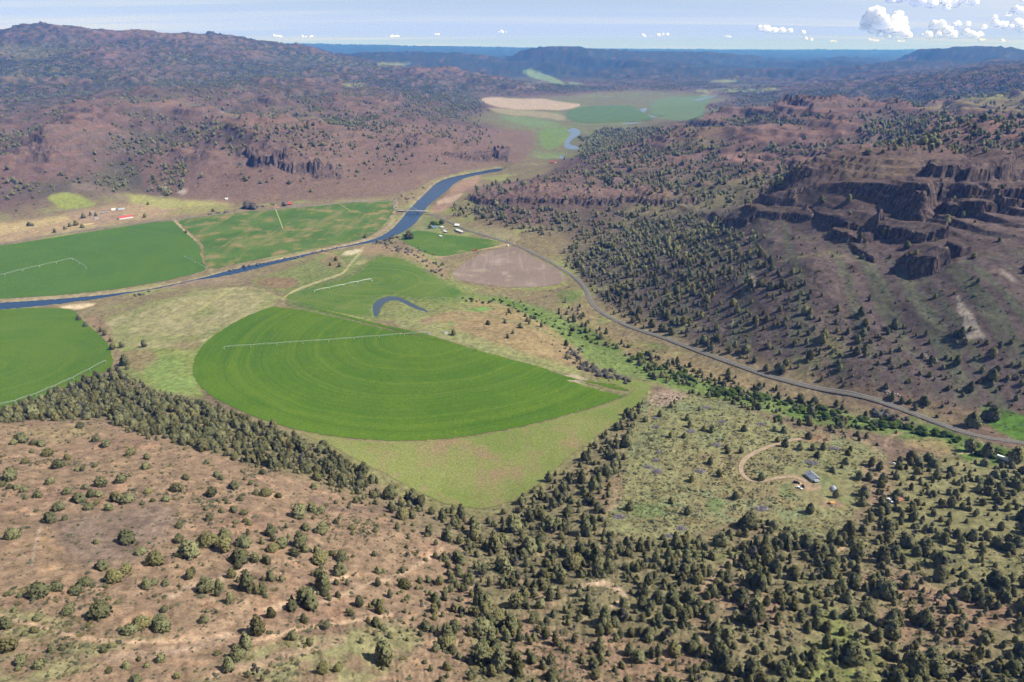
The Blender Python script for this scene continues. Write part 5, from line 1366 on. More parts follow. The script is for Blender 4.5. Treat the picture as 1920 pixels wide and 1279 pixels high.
def quonset(name, label, p1, p2, width, mat, length=None, group=None):
    pos, rz, L = orient(p1, p2); L = length or L
    o = empty(name, pos, rz); tag(o, label, 'shed', group)
    r = width / 2; n_ = 12
    prof = [(r * math.cos(math.pi * k / n_), r * .86 * math.sin(math.pi * k / n_)) for k in range(n_ + 1)]
    b = MB(); b.prism([(r, -.8)] + prof + [(-r, -.8)], -L / 2, L / 2); b.build('shell', mat, o)
    for i in range(int(L / 1.5) + 1):
        x = -L / 2 + 1.5 * i
        b = MB(); R2 = r + .05
        for k in range(n_): b.bar((x, R2 * math.cos(math.pi * k / n_), R2 * .86 * math.sin(math.pi * k / n_)), (x, R2 * math.cos(math.pi * (k + 1) / n_), R2 * .86 * math.sin(math.pi * (k + 1) / n_)), .05, 3)
        b.build('rib', mat, o)
    for s in (-1, 1):
        d = MB(); d.box(s * L / 2 - .05, s * L / 2 + .05, -r * .5, r * .5, -.3, r * .62); d.build('door', DARK, o)
    return o
quonset('shed', 'small arched grey metal shed behind a single juniper, east of the cabin', (1561, 914), (1567, 924), 4.8, PALE_M, 6.6)

def car(name, label, p, rz, paint, pickup=False, s=1.0, group=None):
    pos = gp(*p)
    o = empty(name, pos, rz); tag(o, label, 'truck' if pickup else 'car', group)
    o.scale = (s, s, s)
    b = MB()
    if pickup:
        b.prism([(-.92, .45), (.92, .45), (.95, 1.0), (.85, 1.12), (-.85, 1.12), (-.95, 1.0)], -2.7, 2.7)
    else:
        b.prism([(-.88, .38), (.88, .38), (.92, .8), (.82, 1.0), (-.82, 1.0), (-.92, .8)], -2.25, 2.25)
    body = b.build('body', paint, o)
    x0, x1, zt, zb = (-.25, 1.35, 1.85, 1.10) if pickup else (-1.7, .95, 1.62, .99)
    b = MB(); v = [(x0, -.82, zb), (x1, -.82, zb), (x1, .82, zb), (x0, .82, zb), (x0 + .25, -.68, zt), (x1 - .45, -.68, zt), (x1 - .45, .68, zt), (x0 + .25, .68, zt)]
    f = [(4, 5, 6, 7), (0, 1, 5, 4), (1, 2, 6, 5), (2, 3, 7, 6), (3, 0, 4, 7)]
    b.raw(v, f); b.build('glasshouse', GLASS, o)
    b = MB(); b.box(x0 + .22, x1 - .42, -.69, .69, zt - .03, zt + .05); b.build('cab_roof', paint, o)
    if pickup:
        b = MB(); b.box(-2.6, -.4, -.75, .75, 1.10, 1.13); b.build('bed', DARK, o)
        for y in (-.86, .86):
            b = MB(); b.box(-2.65, -.3, y - .06, y + .06, 1.1, 1.42); b.build('bed_side', paint, o)
    for x in ((-1.75, 1.75) if pickup else (-1.4, 1.4)):
        for y in (-.84, .84):
            b = MB(); b.wheel((x, y, .38), .40, .26); b.build('wheel', TYRE, o)
    for y in (-.6, .6):
        b = MB(); b.box(2.66 if pickup else 2.21, 2.74 if pickup else 2.29, y - .2, y + .2, .72, .9); b.build('headlight', WHITE, o)
    return o
car('pickup_truck', 'black pickup truck parked west of the cabin, uppermost of the parked vehicles', (1493.5, 906), R(-38), BLACKP, True, 1.0, 'vehicles parked by the cabin')
car('parked_car', 'white car parked at the end of the drive below the black pickup', (1498.5, 916), R(-40), CARWHITE, False, 1.05, 'vehicles parked by the cabin')
car('parked_car', 'dark car parked closest to the cabin porch', (1505.5, 912.5), R(75), BLACKP, False, 1.0, 'vehicles parked by the cabin')
car('pickup_truck', 'white pickup truck in a clearing among junipers near the dirt track', (1674.5, 871), R(-30), CARWHITE, True)
car('parked_car', 'white car parked under junipers beside a rusty brown shed', (1668.5, 940), R(-65), CARWHITE, False, 1.25)
gable('shed', 'low rusty brown shed among junipers beside a white car', 'shed', (1678, 942), (1689, 938), 4.0, 2.0, .8, WOOD, RUST, 6.0, 0, True, None, False)
# tarp shelter over a fire pit
p = gp(1559, 944); o = empty('tarp_shelter', p, R(20)); o.scale = (.8, .8, .8); tag(o, 'orange canvas tarp shelter over a round fire pit below the cabin', 'shelter')
b = MB(); b.raw([(-2.4, -1.7, 1.7), (2.4, -1.7, 1.7), (2.6, .2, 2.7), (-2.6, .2, 2.7), (2.3, 1.9, 1.6), (-2.3, 1.9, 1.6), (0, -1.9, 1.55), (0, .2, 2.55), (0, 2.05, 1.5)], [(0, 6, 7, 3), (6, 1, 2, 7), (3, 7, 8, 5), (7, 2, 4, 8)]); b.build('canvas', ORANGE, o)
for x, y, z in ((-2.35, -1.65, 1.7), (2.35, -1.65, 1.7), (2.25, 1.85, 1.6), (-2.25, 1.85, 1.6), (-2.5, .2, 2.68), (2.5, .2, 2.68)):
    b = MB(); b.bar((x, y, -.3), (x, y, z), .05, 5); b.build('pole', WOOD, o)
p = gp(1559, 949); o = empty('fire_ring', p); tag(o, 'ring of pale stones round a dark fire pit', 'fire pit')
b = MB(); b.cyl((0, 0, -.1), 1.0, .2, 16); b.build('ash_bed', DARK, o)
for k in range(14):
    a = 2 * math.pi * k / 14; b = MB(); b.cyl((1.2 * math.cos(a), 1.2 * math.sin(a), -.1), .27, .45, 6, .18); b.build('stone', ROCK, o)
# box trailer
p, rz, L = orient((1870, 859.5), (1891, 865.5)); o = empty('trailer', p, rz); tag(o, 'long white box trailer parked on the meadow beside the highway', 'trailer')
b = MB(); b.prism([(-1.3, .95), (1.3, .95), (1.3, 3.3), (1.05, 3.55), (-1.05, 3.55), (-1.3, 3.3)], -5.2, 4.6); b.build('box', WHITE, o)
b = MB(); b.box(-4.9, 6.3, -.5, .5, .6, .95); b.build('chassis', DARK, o)
for x in (-3.6, -2.5):
    for y in (-1.05, 1.05):
        b = MB(); b.wheel((x, y, .5), .5, .3); b.build('wheel', TYRE, o)
b = MB(); b.prism([(-1.1, .6), (1.1, .6), (1.1, 2.0), (.9, 2.5), (-.9, 2.5), (-1.1, 2.0)], 4.9, 6.9); b.build('cab', RUST, o)
for y in (-1.0, 1.0):
    b = MB(); b.wheel((5.9, y, .5), .5, .3); b.build('wheel', TYRE, o)
b = MB(); b.box(-2.0, -.8, -1.33, -1.27, 1.9, 2.6); b.build('window', GLASS, o)
car('parked_car', 'small white car standing in brush at the edge of the wood east of the cabin', (1639, 881), R(10), CARWHITE, False, .9)
p = gp(1597, 1050); o = empty('water_tank', p, .3); tag(o, 'low white stock tank in the sagebrush below the plateau', 'tank')
b = MB(); b.cyl((0, 0, -.2), 1.5, 1.0, 16); b.build('wall', WHITE, o); b = MB(); b.cyl((0, 0, .805), 1.3, .02, 16); b.build('water', GLASS, o)

# farm beside the upper left fields
gable('barn', 'long white barn with a red metal roof beside the gravel road', 'barn', (223, 411), (248.5, 407.5), 9.5, 3.6, 2.4, WHITE, REDM, None, 5, True, None, True, .6)
quonset('shed', 'grey arched metal machine shed behind the red roofed barn', (221, 393.5), (233.5, 392), 9.0, PALE_M)
gable('shed', 'small white shed left of the arched metal shed', 'shed', (209, 394.5), (216, 393.5), 5, 2.6, 1.2, WHITE, WHITE, None, 1, True, None, False)
gable('shed', 'low weathered grey shed between the junipers and the arched shed', 'shed', (190, 400.5), (202, 399), 4.5, 2.2, .9, WOOD, PALE_M, None, 0, True, None, False)
gable('shed', 'small pale blue roofed shed under two junipers', 'shed', (177, 410.5), (184.5, 409.5), 5.5, 2.3, 1.0, CREAM, PALE_M, None, 1, True, None, False)
pos, rz, L = orient((156, 422.5), (176, 420)); o = empty('hay_stack', pos, rz); tag(o, 'long low stack of pale hay bales beside the gravel road', 'hay')
for i in range(9):
    for j in range(2):
        b = MB(); x = -L / 2 + L * i / 9; b.box(x + .06, x + L / 9 - .06, -1.7, 1.7, -.3 + j * 1.2, .85 + j * 1.2); b.build('bale', HAY, o)
gable('shed', 'small white shed alone at the foot of the bare hill', 'shed', (422.5, 374.5), (427.5, 374), 5, 3, 1.4, WHITE, WHITE, None, 1, True, None, False)
gable('farmhouse', 'red roofed farmhouse beside a leafless tree at the top of the green field', 'house', (535.5, 384.5), (547.5, 384), 9, 3.6, 3.0, RUST, REDM, None, 2, True, None, True, .6, True)
gable('house', 'low house with a rust red roof at the edge of the green field', 'house', (512, 390.5), (524, 389), 7, 2.6, 1.7, CREAM, RUST, None, 2, True, None, False)
# ranch by the bridge
gable('house', 'white roofed house on the far side of the highway bend', 'house', (854, 424.5), (862, 424.5), 9, 3.2, 3.2, WOOD, WHITE, None, 2, True, None, False, .7)
gable('shed', 'long white roofed barn along the near side of the highway', 'barn', (857, 433.5), (869, 437), 7, 3, 1.8, WOOD, WHITE, None, 2, True, None, False)
gable('shed', 'short pale shed joined up with the long white barn', 'shed', (853, 431.5), (858, 433), 5, 2.6, 1.2, WOOD, PALE_M, None, 1, True, None, False)
gable('shed', 'white roofed shed in the middle of the ranch yard', 'shed', (832.5, 435), (839, 436.5), 6, 2.6, 1.6, WOOD, WHITE, None, 1, True, None, False)
gable('shed', 'small white shed farthest out on the green meadow', 'shed', (825, 444), (829.5, 445), 5, 2.5, 1.3, WOOD, WHITE, None, 1, True, None, False)
gable('shed', 'blue roofed house among trees at the ranch', 'house', (811, 428), (819, 427), 8, 2.8, 2.2, CREAM, BLUE, None, 2, True, None, False)
gable('shed', 'pale cream shed east of the blue roofed house', 'shed', (827, 427.5), (831.5, 427.5), 4.5, 2.6, 1.2, CREAM, WHITE, None, 1, True, None, False)
gable('shed', 'pale cream shed just below its twin in the ranch yard', 'shed', (829, 431.5), (833.5, 432), 4.5, 2.4, 1.2, CREAM, PALE_M, None, 1, True, None, False)
gable('house', 'far red roofed house beside the upper river bend', 'house', (1033, 305.5), (1042, 305.5), 9, 3, 2.4, CREAM, REDM, None, 2, True, None, False)
def tractor(label, p, rz):
    o = empty('tractor', gp(*p), rz); tag(o, label, 'tractor')
    b = MB(); b.box(.2, 2.6, -.5, .5, .9, 1.9); b.build('bonnet', REDP, o)
    b = MB(); b.box(-1.3, .3, -.8, .8, .9, 1.5); b.build('body', REDP, o)
    b = MB(); b.box(-1.1, .2, -.75, .75, 1.5, 2.9); b.build('cab', GLASS, o); b = MB(); b.box(-1.2, .3, -.85, .85, 2.9, 3.05); b.build('cab_roof', REDP, o)
    for x, r, w in ((-1.0, .95, .55), (2.0, .6, .4)):
        for y in (-.95, .95):
            b = MB(); b.wheel((x, y, r), r, w, 14); b.build('wheel', TYRE, o)
tractor('red tractor standing on the track above the ploughed field', (893.5, 469.5), .2)
o = empty('feed_wagon', gp(888, 470.5), .2); tag(o, 'rust red farm wagon behind the red tractor', 'wagon')
b = MB(); b.box(-2.6, 2.6, -1.2, 1.2, 1.0, 2.4); b.build('box', REDP, o)
for x in (-1.8, 1.8):
    for y in (-1.1, 1.1):
        b = MB(); b.wheel((x, y, .55), .55, .3); b.build('wheel', TYRE, o)
o = empty('water_tank', gp(952.5, 461.5), 0); tag(o, 'round white water tank at the corner of the ploughed field', 'tank')
b = MB(); b.cyl((0, 0, -.3), 1.9, 3.0, 18); b.build('wall', WHITE, o); b = MB(); b.cyl((0, 0, 2.7), 1.95, .7, 18, .2); b.build('roof', WHITE, o)
o = empty('pump_house', gp(836, 625), .4); tag(o, 'small white pump house beside a juniper above the big green field', 'shed')
b = MB(); b.box(-2.4, 2.4, -1.3, 1.3, -.3, 1.9); b.build('wall', WHITE, o); b = MB(); b.box(-2.6, 2.6, -1.5, 1.5, 1.9, 2.05); b.build('roof', PALE_M, o)

# steel truss bridge
A_, B_ = gp(757, 397.2), gp(785, 400.4); A_.z = B_.z = 5.2
D_ = (B_ - A_); Lb = D_.length; ang = math.atan2(D_.y, D_.x)
o = empty('truss_bridge', (A_ + B_) / 2, ang); o.location.z = 5.0; tag(o, 'pale steel truss bridge with arched top chord across the river', 'bridge')
b = MB(); b.box(-Lb / 2 - 16, Lb / 2 + 26, -3.4, 3.4, -.6, 0); b.build('deck', CONC, o)
for s in (-1, 1):
    b = MB(); nP = 8; l_ = Lb * .40
    top = [(-l_ + 2 * l_ * k / nP, s * 3.5, 2.0 + 6.0 * math.sin(math.pi * k / nP)) for k in range(nP + 1)]
    for k in range(nP):
        b.bar(top[k], top[k + 1], .32, 4); b.bar(top[k], (top[k][0], s * 3.5, 0), .2, 4)
        b.bar(top[k], (top[k + 1][0], s * 3.5, 0), .16, 4)
    b.bar((-l_, s * 3.5, .1), (l_, s * 3.5, .1), .3, 4); b.build('truss', PIPE, o)
for x in (-Lb * .42, Lb * .42):
    b = MB(); b.box(x - 1.2, x + 1.2, -3.6, 3.6, -9, -.6); b.build('pier', CONC, o)
strip('bridge_approach', [(787, 401), (797, 402), (806, 402)], 3.4, 1.2, GRAV); strip('bridge_approach', [(742, 377), (738, 388), (742, 395), (757, 397)], 3.0, .8, GRAV)

# centre pivots
def pivot(label, p0, p1, n_span, group='centre pivot sprinklers on the irrigated fields', head=True):
    a, b_ = gp(*p0), gp(*p1)
    L = (b_.xy - a.xy).length; rz = math.atan2(b_.y - a.y, b_.x - a.x)
    o = empty('pivot_sprinkler', a, rz); tag(o, label, 'sprinkler', group)
    s = L / n_span; hgt = 4.2
    zl = lambda x: float(th(a.x + x * math.cos(rz), a.y + x * math.sin(rz))) - a.z
    if head:
        m = MB()
        for dx, dy in ((-1.4, -1.4), (1.4, -1.4), (1.4, 1.4), (-1.4, 1.4)): m.bar((dx, dy, -.2), (dx * .25, dy * .25, hgt), .13, 4)
        m.box(-1.6, 1.6, -1.6, 1.6, -.3, .25); m.box(-.7, .7, 1.2, 1.7, .3, 2.3); m.build('pivot_tower', PIPE, o)
    for k in range(n_span):
        x0, x1 = k * s, (k + 1) * s; z0, z1 = zl(x0) + hgt, zl(x1) + hgt
        m = MB(); nn = 6; pr = None
        for i in range(nn + 1):
            t = i / nn; x = lerp(x0, x1, t); z = lerp(z0, z1, t) + .9 * math.sin(math.pi * t); lo = z - 1.5 * math.sin(math.pi * t)
            if pr:
                m.bar(pr[0], (x, 0, z), .13, 5)
                for sy in (-1, 1): m.bar((pr[1][0], sy * .8 * math.sin(math.pi * (i - 1) / nn), pr[1][1]), (x, sy * .8 * math.sin(math.pi * t), lo), .05, 3)
            if 0 < i < nn:
                for sy in (-1, 1): m.bar((x, 0, z), (x, sy * .8 * math.sin(math.pi * t), lo), .05, 3)
            pr = ((x, 0, z), (x, lo))
        m.build('span', PIPE, o)
        m = MB(); zg = zl(x1)
        for sy in (-1, 1):
            m.bar((x1, sy * 2.2, zg + .5), (x1, 0, zg + hgt + .1), .12, 4)
        m.bar((x1, -2.6, zg + .55), (x1, 2.6, zg + .55), .15, 4)
        tw = m.build('tower', PIPE, o)
        for sy in (-1, 1):
            m = MB(); m.wheel((0, 0, 0), .62, .3, 10)
            me_ = mesh_np('wheel', [(y + x1, x_ + sy * 2.3, z + zg + .6) for x_, y, z in m.v], m.f, [TYRE]); add('wheel', me_, tw)
    return o
pivot('long pivot sprinkler across the top of the big half circle field', (805, 627), (421, 655), 8)
pivot('short pivot sprinkler on the green terrace above the pond', (697, 527), (590, 549), 4)
pivot('pivot sprinkler across the left riverside field', (-60, 533), (136, 487.5), 6)
pivot('thin corner arm at the end of the left riverside sprinkler', (137, 488), (162, 503.5), 2, head=False)
pivot('pivot sprinkler on the lower left field', (-60, 779), (199, 681), 7)
pivot('short sprinkler arm at the corner between the two riverside fields', (346, 483.5), (386, 505), 2)
strip('field_track', [(517, 393), (524, 411), (530.5, 429)], 1.3, .7, simple_mat('pale_track', (.26, .27, .12), 1)); strip('field_track', [(637, 383), (648, 390), (658, 397)], 1.0, .7, bpy.data.materials['pale_track'])

# heaps of cut, dead juniper branches on the plateau
def brush_heap(label, px, py, w):
    p = gp(px, py); dep = p.y * CP - (p.z - CAM_H) * SP; r = w * dep / FPX / 2
    g = np.random.default_rng(int(px * 10 + py)); b = MB()
    for k in range(int(70 + 9 * r * r)):
        a = g.uniform(0, 6.28); q = math.sqrt(g.uniform(0, 1)) * r * .85
        x, y = q * math.cos(a), q * math.sin(a) * .75; z = g.uniform(.05, 1.1) * (1 - (q / r) ** 2)
        d = Vector((g.normal(), g.normal(), g.normal() * .28)).normalized() * g.uniform(.7, 1.9)
        b.bar((x - d.x, y - d.y, z - d.z), (x + d.x, y + d.y, z + d.z + .12), g.uniform(.05, .14), 3)
    o = b.build('brush_heap', BRUSH); o.location = p; o.rotation_euler = (0, 0, g.uniform(-.5, .5))
    tag(o, label, 'brush heap', 'heaps of cut dead juniper on the plateau')
HEAPS = [('grey brush heap at the wood edge near the creek', 1325, 765, 17), ('small brush heap just right of the pasture tip', 1228, 785, 11), ('brush heap below the small one near the pasture tip', 1230, 801, 16), ('thin brush heap on pale grass by the row of junipers', 1354, 791, 15),
 ('tall brush heap against the row of junipers', 1427, 796, 19), ('long thin brush heap between two junipers', 1296, 809, 18), ('spread brush heap beside a juniper left of the drive', 1345, 835, 18), ('uppermost lump of the crooked line of brush heaps', 1235, 848, 10),
 ('middle lump of the crooked line of brush heaps', 1231, 864, 13), ('pale brush heap at the bend of the crooked line', 1217, 877, 19), ('lowest and longest of the crooked line of brush heaps', 1233, 884, 20), ('grey brush heap with junipers on both sides in the open grass', 1313, 884, 20),
 ('big loose brush heap near the western wood of the plateau', 1162, 971, 25), ('flat brush heap above the wood below the plateau', 1430, 955, 28), ('dark brush heap upper right of the cabin', 1566, 842, 22), ('low brush heap directly above the cabin', 1522, 868, 24),
 ('brush heap at the lower edge of the plateau grass', 1277, 992, 20), ('faint brush heap in the lower corner of the plateau', 1255, 1006, 16)]
for h in HEAPS: brush_heap(*h)

# loose boulders
def boulder(label, px, py, size, group, mat=ROCK):
    p = gp(px, py); g = np.random.default_rng(int(px * 7 + py * 3))
    v = ICO_V * (1 + .35 * g.uniform(-1, 1, (12, 1))) * np.array([1.2, .9, .8]) * size
    o = add('boulder', mesh_np('boulder', v, [tuple(q) for q in ICO_F], [mat])); o.location = (p.x, p.y, p.z + .2 * size); o.rotation_euler = (0, 0, g.uniform(0, 6))
    tag(o, label, 'boulder', group)
BR = [(1657, 733), (1661, 735), (1665, 734), (1669, 737), (1673, 736), (1678, 739), (1682, 739), (1687, 742), (1663, 739), (1675, 742)]
for px, py in BR:
    boulder('pale boulder in the row of rocks above the highway, %s from the left' % ordinal(sorted(BR).index((px, py))), px, py, 1.3, 'pale boulders above the highway')
WR = [(752, 411), (759, 414), (768, 405), (748, 418), (755, 406)]
for px, py in WR:
    boulder('pale rock in the river below the bridge, %s from the left' % ordinal(sorted(WR).index((px, py))), px, py, 1.5, 'rocks in the river below the bridge')

# willows, cottonwoods and grey thickets
WILLOW = leaf_mat('willow_leaves', (.068, .105, .024), (.125, .165, .042), .3, 2); GREYW = leaf_mat('grey_thicket_twigs', (.14, .13, .11), (.23, .22, .18), .3, 2); COTT = leaf_mat('bare_cottonwood_twigs', (.17, .15, .125), (.25, .23, .19), .2, 2)
def kinds(colname, mat, n_, seed, nt=26, r0=.26):
    cset = bpy.data.collections.new(colname)
    for k in range(n_):
        cm = crown_mesh(colname + '_crown', seed + k, 0, nt, r0, 120, 1.1); cm.materials.clear(); cm.materials.append(mat); proto(cset, '%s_%d' % (colname, k), cm)
    return cset
wc = kinds('willow_kinds', WILLOW, 3, 600); gc = kinds('thicket_kinds', GREYW, 3, 620)
def thicket(name, colm, lines, n_, w, g):
    pts = []
    for ln in lines:
        q = np.array(ln, float); seg = np.hypot(*np.diff(q[:, :2], axis=0).T); t = np.concatenate([[0], np.cumsum(seg)]); m = int(n_ * t[-1])
        u = g.uniform(0, t[-1], m); sp = np.interp(u, t, q[:, 2])
        pts.append(np.stack([np.interp(u, t, q[:, 0]) + g.normal(0, 1, m) * sp, np.interp(u, t, q[:, 1]) + g.normal(0, .5, m) * sp], 1))
    q = np.vstack(pts); p = hit(q[:, 0], q[:, 1]); p = p[line_d(hw, p[:, 0], p[:, 1], 12)[0] > 7]
    W = w * np.exp(g.normal(0, .3, len(p)))
    scatter(name, colm, 3, p, W, W * .8, g)
gw = np.random.default_rng(17)
thicket('creek_willows', wc, [[(1440, 752, 16), (1500, 768, 16), (1560, 782, 16), (1620, 795, 12), (1680, 800, 10), (1760, 812, 9), (1820, 838, 8)], [(1180, 660, 16), (1240, 690, 16), (1300, 712, 14), (1380, 738, 12)], [(1310, 720, 10), (1340, 735, 10), (1440, 755, 10)], [(1840, 850, 9), (1890, 858, 9)]], .32, 4.0, gw)
thicket('creek_willows', wc, [[(945, 560, 9), (1000, 590, 10), (1060, 615, 12), (1120, 650, 12)], [(870, 560, 6), (930, 575, 6)]], .25, 3.4, gw)
thicket('grey_thicket', gc, [[(708, 456, 7), (740, 463, 9), (765, 470, 9), (790, 484, 10), (810, 492, 9), (825, 508, 8), (832, 522, 6)], [(1065, 655, 8), (1100, 690, 9), (1130, 700, 9), (1180, 718, 8)], [(755, 443, 4), (700, 458, 3)], [(1700, 790, 12), (1640, 770, 10)]], .55, 3.6, gw)
thicket('roadside_shrubs', gc, [[(390, 402, 2), (450, 396, 2)], [(480, 389, 1.5), (520, 383, 1.5)], [(430, 508, 3), (560, 483, 3), (640, 462, 3)], [(720, 400, 10), (740, 385, 10), (770, 370, 9), (800, 345, 7)], [(280, 548, 4), (240, 560, 4)]], .28, 3.2, gw)
def big_tree(label, px, py, w, mat, hr=.95, cat='tree'):
    p = gp(px, py); dep = p.y * CP - (p.z - CAM_H) * SP; wd = w * dep / FPX
    o = empty('cottonwood', p, px); o.scale = (wd, wd, wd * hr); tag(o, label, cat)
    cm = crown_mesh('cottonwood_crown', int(px), 0, 60, .18, 400, 1.1); cm.materials.clear(); cm.materials.append(mat); add('crown', cm, o); add('trunk', TRUNKS[0], o)
big_tree('large leafless grey cottonwood at the road left of the rust roofed house', 464, 391, 15, COTT); big_tree('broad leafless grey cottonwood right beside the largest one', 476, 392, 13, COTT)
big_tree('grey leafless tree beside the red farmhouse', 534, 386, 9, COTT); big_tree('dark round shade tree alone in the creek meadow', 767, 448, 15, leaf_mat('dark_shade_tree', (.06, .06, .04), (.10, .095, .06)), .8)
big_tree('yellow green tree shading the blue roofed ranch house', 813, 424, 13, WILLOW, .8); big_tree('yellow green tree above the ranch yard', 828, 420, 10, WILLOW, .8); big_tree('dark tree touching the blue roofed ranch house', 808, 428, 8, LEAF, .9)

# ------------------------------------------------------------------ clouds: heaps of white billows far above and beyond the haze
def icosphere(n):
    v, f = ICO_V.copy(), ICO_F.copy()
    for _ in range(n):
        e = {}; vl = list(v); nf = []
        def midp(a, b):
            k = (min(a, b), max(a, b))
            if k not in e:
                q = (vl[a] + vl[b]); e[k] = len(vl); vl.append(q / np.linalg.norm(q))
            return e[k]
        for a, b, c_ in f:
            ab, bc, ca_ = midp(a, b), midp(b, c_), midp(c_, a); nf += [(a, ab, ca_), (b, bc, ab), (c_, ca_, bc), (ab, bc, ca_)]
        v, f = np.array(vl), np.array(nf)
    return v, f
SPH3, SPH2 = icosphere(4), icosphere(3)
def cloud_mat():
    m = bpy.data.materials.new('cloud_vapour'); m.use_nodes = True; nt = m.node_tree; N = nt.nodes.new; L = nt.links.new
    nt.nodes.clear(); out = N('ShaderNodeOutputMaterial'); b = N('ShaderNodeBsdfPrincipled')
    b.inputs['Base Color'].default_value = (.97, .97, .98, 1); b.inputs['Roughness'].default_value = 1; b.inputs['Specular IOR Level'].default_value = 0
    b.inputs['Subsurface Weight'].default_value = 1; b.inputs['Subsurface Scale'].default_value = 700; b.inputs['Subsurface Radius'].default_value = (1, 1, 1)
    tr = N('ShaderNodeBsdfTransparent'); lw = N('ShaderNodeLayerWeight'); lw.inputs['Blend'].default_value = .5
    mr = N('ShaderNodeMapRange'); mr.interpolation_type = 'SMOOTHSTEP'; mr.inputs['From Min'].default_value = .5; mr.inputs['From Max'].default_value = .98; L(lw.outputs['Facing'], mr.inputs['Value'])
    m2 = N('ShaderNodeMixShader'); L(mr.outputs[0], m2.inputs[0]); L(b.outputs[0], m2.inputs[1]); L(tr.outputs[0], m2.inputs[2]); L(m2.outputs[0], out.inputs[0])
    return m
CLOUD = cloud_mat()
def cloud(label, puffs, dist, seed, group=None, sp=None, rough=.24):
    g = np.random.default_rng(seed); V, F, n_ = [], [], 0
    sv, sf = sp or SPH3
    for px, py, r in puffs:
        for k in range(3 if r > 6 else 1):
            ox, oy = (0, 0) if k == 0 else g.normal(0, r * .45, 2)
            rk = r * (1 if k == 0 else g.uniform(.45, .7))
            dd = dist * (1 + g.normal(0, .008)); rx, ry, rz = ray(px + ox, py + oy * .6)
            cc = np.array([rx * dd, ry * dd, CAM_H + rz * dd]); rr = rk * dd / FPX
            ph = g.uniform(0, 50); q = sv * 1.0
            nz = (fbm(q[:, 0] * 1.3 + q[:, 2] * .7 + ph, q[:, 1] * 1.3 - q[:, 2] * .9, .8, 4, seed + k) + fbm(q[:, 2] * 1.4 + ph, q[:, 0] - q[:, 1], .5, 3, seed + 7))
            v = sv * (1 + rough * nz)[:, None] * rr; v[:, 2] = np.where(v[:, 2] < -.35 * rr, -.35 * rr + (v[:, 2] + .35 * rr) * .35, v[:, 2])
            V.append(v + cc); F.append(sf + n_); n_ += len(v)
    V = np.vstack(V); zmin = V[:, 2].min()
    if zmin < 800: V[:, 2] += 800 - zmin
    cc = V.mean(0)
    o = add('cumulus_cloud', mesh_np('cumulus_cloud', V - cc, np.vstack(F), [CLOUD], True)); o.location = cc
    rm = o.modifiers.new('union', 'REMESH'); rm.mode = 'VOXEL'; rm.voxel_size = dist / FPX * (1.5 if sp is None else 1.0); rm.use_smooth_shade = True
    dg_ = bpy.context.evaluated_depsgraph_get(); old = o.data
    me_ = bpy.data.meshes.new_from_object(o.evaluated_get(dg_)); o.modifiers.clear(); o.data = me_; bpy.data.meshes.remove(old)
    if not me_.materials: me_.materials.append(CLOUD)
    me_.name = 'cumulus_cloud'
    tag(o, label, 'cloud', group)
cloud('large twin topped white cumulus cloud, the biggest in the sky', [(1628, 42, 15), (1640, 32, 17), (1652, 48, 18), (1668, 56, 15), (1682, 34, 12), (1686, 48, 14), (1694, 62, 12), (1640, 58, 12), (1620, 55, 8), (1702, 70, 8), (1675, 70, 9), (1650, 68, 7)], 42000, 1)
cloud('white cumulus cloud right of the twin topped one', [(1752, 50, 10), (1764, 47, 10), (1775, 58, 9), (1785, 67, 10), (1740, 66, 8), (1760, 66, 9), (1730, 68, 5)], 44000, 2)
cloud('low ragged cumulus heap between two larger clouds at the upper right', [(1812, 62, 8), (1822, 66, 8), (1836, 66, 7), (1814, 46, 6), (1795, 46, 7), (1844, 52, 6), (1830, 70, 6)], 46000, 3)
cloud('cumulus cloud cut off by the right border of the sky', [(1866, 45, 8), (1880, 48, 9), (1896, 52, 9), (1908, 44, 10), (1918, 55, 10), (1864, 34, 6), (1890, 28, 6)], 44000, 4)
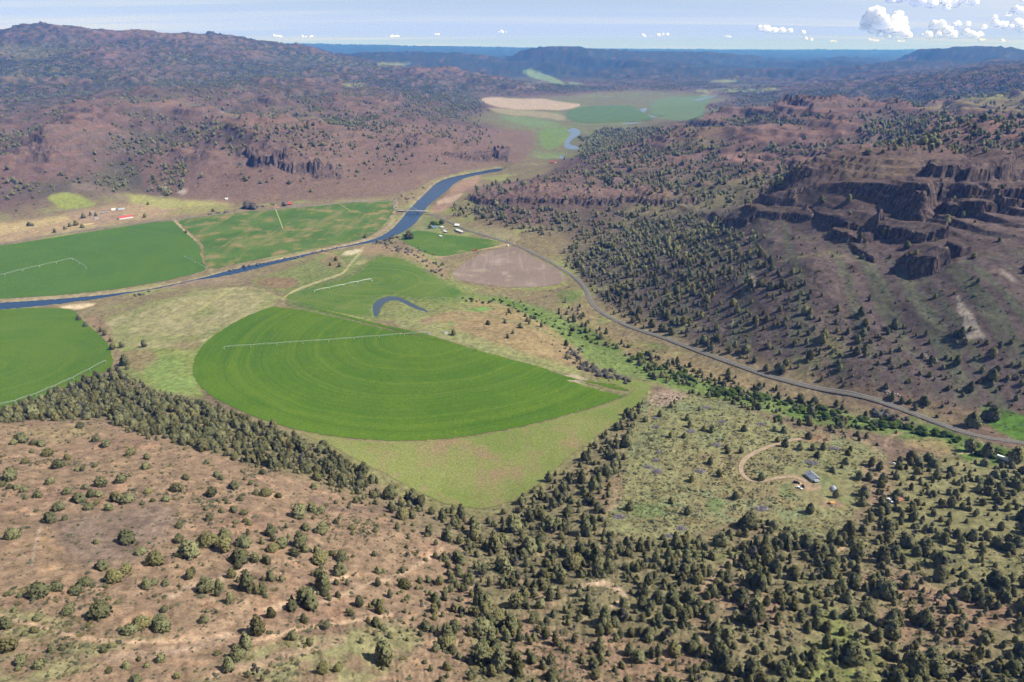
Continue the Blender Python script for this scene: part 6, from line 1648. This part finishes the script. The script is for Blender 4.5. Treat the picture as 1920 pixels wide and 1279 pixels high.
cloud('small high cloud in the upper right corner', [(1905, 18, 8), (1915, 22, 8), (1896, 24, 5)], 40000, 5)
cloud('grey bottomed cloud cut off by the top border above the twin topped one', [(1690, -6, 16), (1720, 2, 14), (1745, 8, 12), (1760, -4, 16), (1785, 6, 14), (1805, -2, 14), (1825, 4, 10), (1670, 0, 9), (1775, 16, 7)], 36000, 6)
cloud('long flat cumulus cloud above the horizon right of the mesa', [(1424, 59, 7), (1436, 60, 8), (1450, 63, 7), (1465, 63, 7), (1480, 64, 6), (1505, 66, 5), (1520, 80, 4), (1510, 78, 4)], 60000, 7)
SMALL = [(1365, 69, 4), (1242, 66, 6), (1208, 67, 5), (940, 60, 5), (820, 65, 4), (740, 69, 6), (583, 69, 5), (520, 68, 5), (1640, 85, 5), (1840, 82, 6), (1880, 80, 6), (1690, 86, 4), (1560, 84, 4)]
SX = sorted(q[:2] for q in SMALL)
gs = np.random.default_rng(8)
for k, (px, py, r) in enumerate(SMALL):
    pf = [(px + gs.normal(0, r * 1.0), py + gs.normal(0, r * .16), r * gs.uniform(.22, .62)) for _ in range(9)]
    cloud('small flat white cloud low over the horizon, ' + (ordinal(SX.index((px, py))) + ' from the left' if SX.index((px, py)) < 7 else ordinal(len(SX) - 1 - SX.index((px, py))) + ' from the right'), pf, 70000, 40 + k, 'small cumulus clouds along the horizon', SPH2)

# ------------------------------------------------------------------ the air between: haze
b = MB(); b.box(-38000, 38000, -2000, 38000, -8, float(Z.max()) + 16)
hm = bpy.data.materials.new('air'); hm.use_nodes = True; nt = hm.node_tree; nt.nodes.clear()
out = nt.nodes.new('ShaderNodeOutputMaterial'); pv = nt.nodes.new('ShaderNodeVolumePrincipled')
pv.inputs['Color'].default_value = (.055, .29, 1.0, 1); pv.inputs['Density'].default_value = 5.6e-5; pv.inputs['Absorption Color'].default_value = (1, 1, 1, 1)
pv.inputs['Anisotropy'].default_value = 0.0
nt.links.new(pv.outputs[0], out.inputs['Volume'])
hz = b.build('haze', hm); tag(hz, kind='stuff')
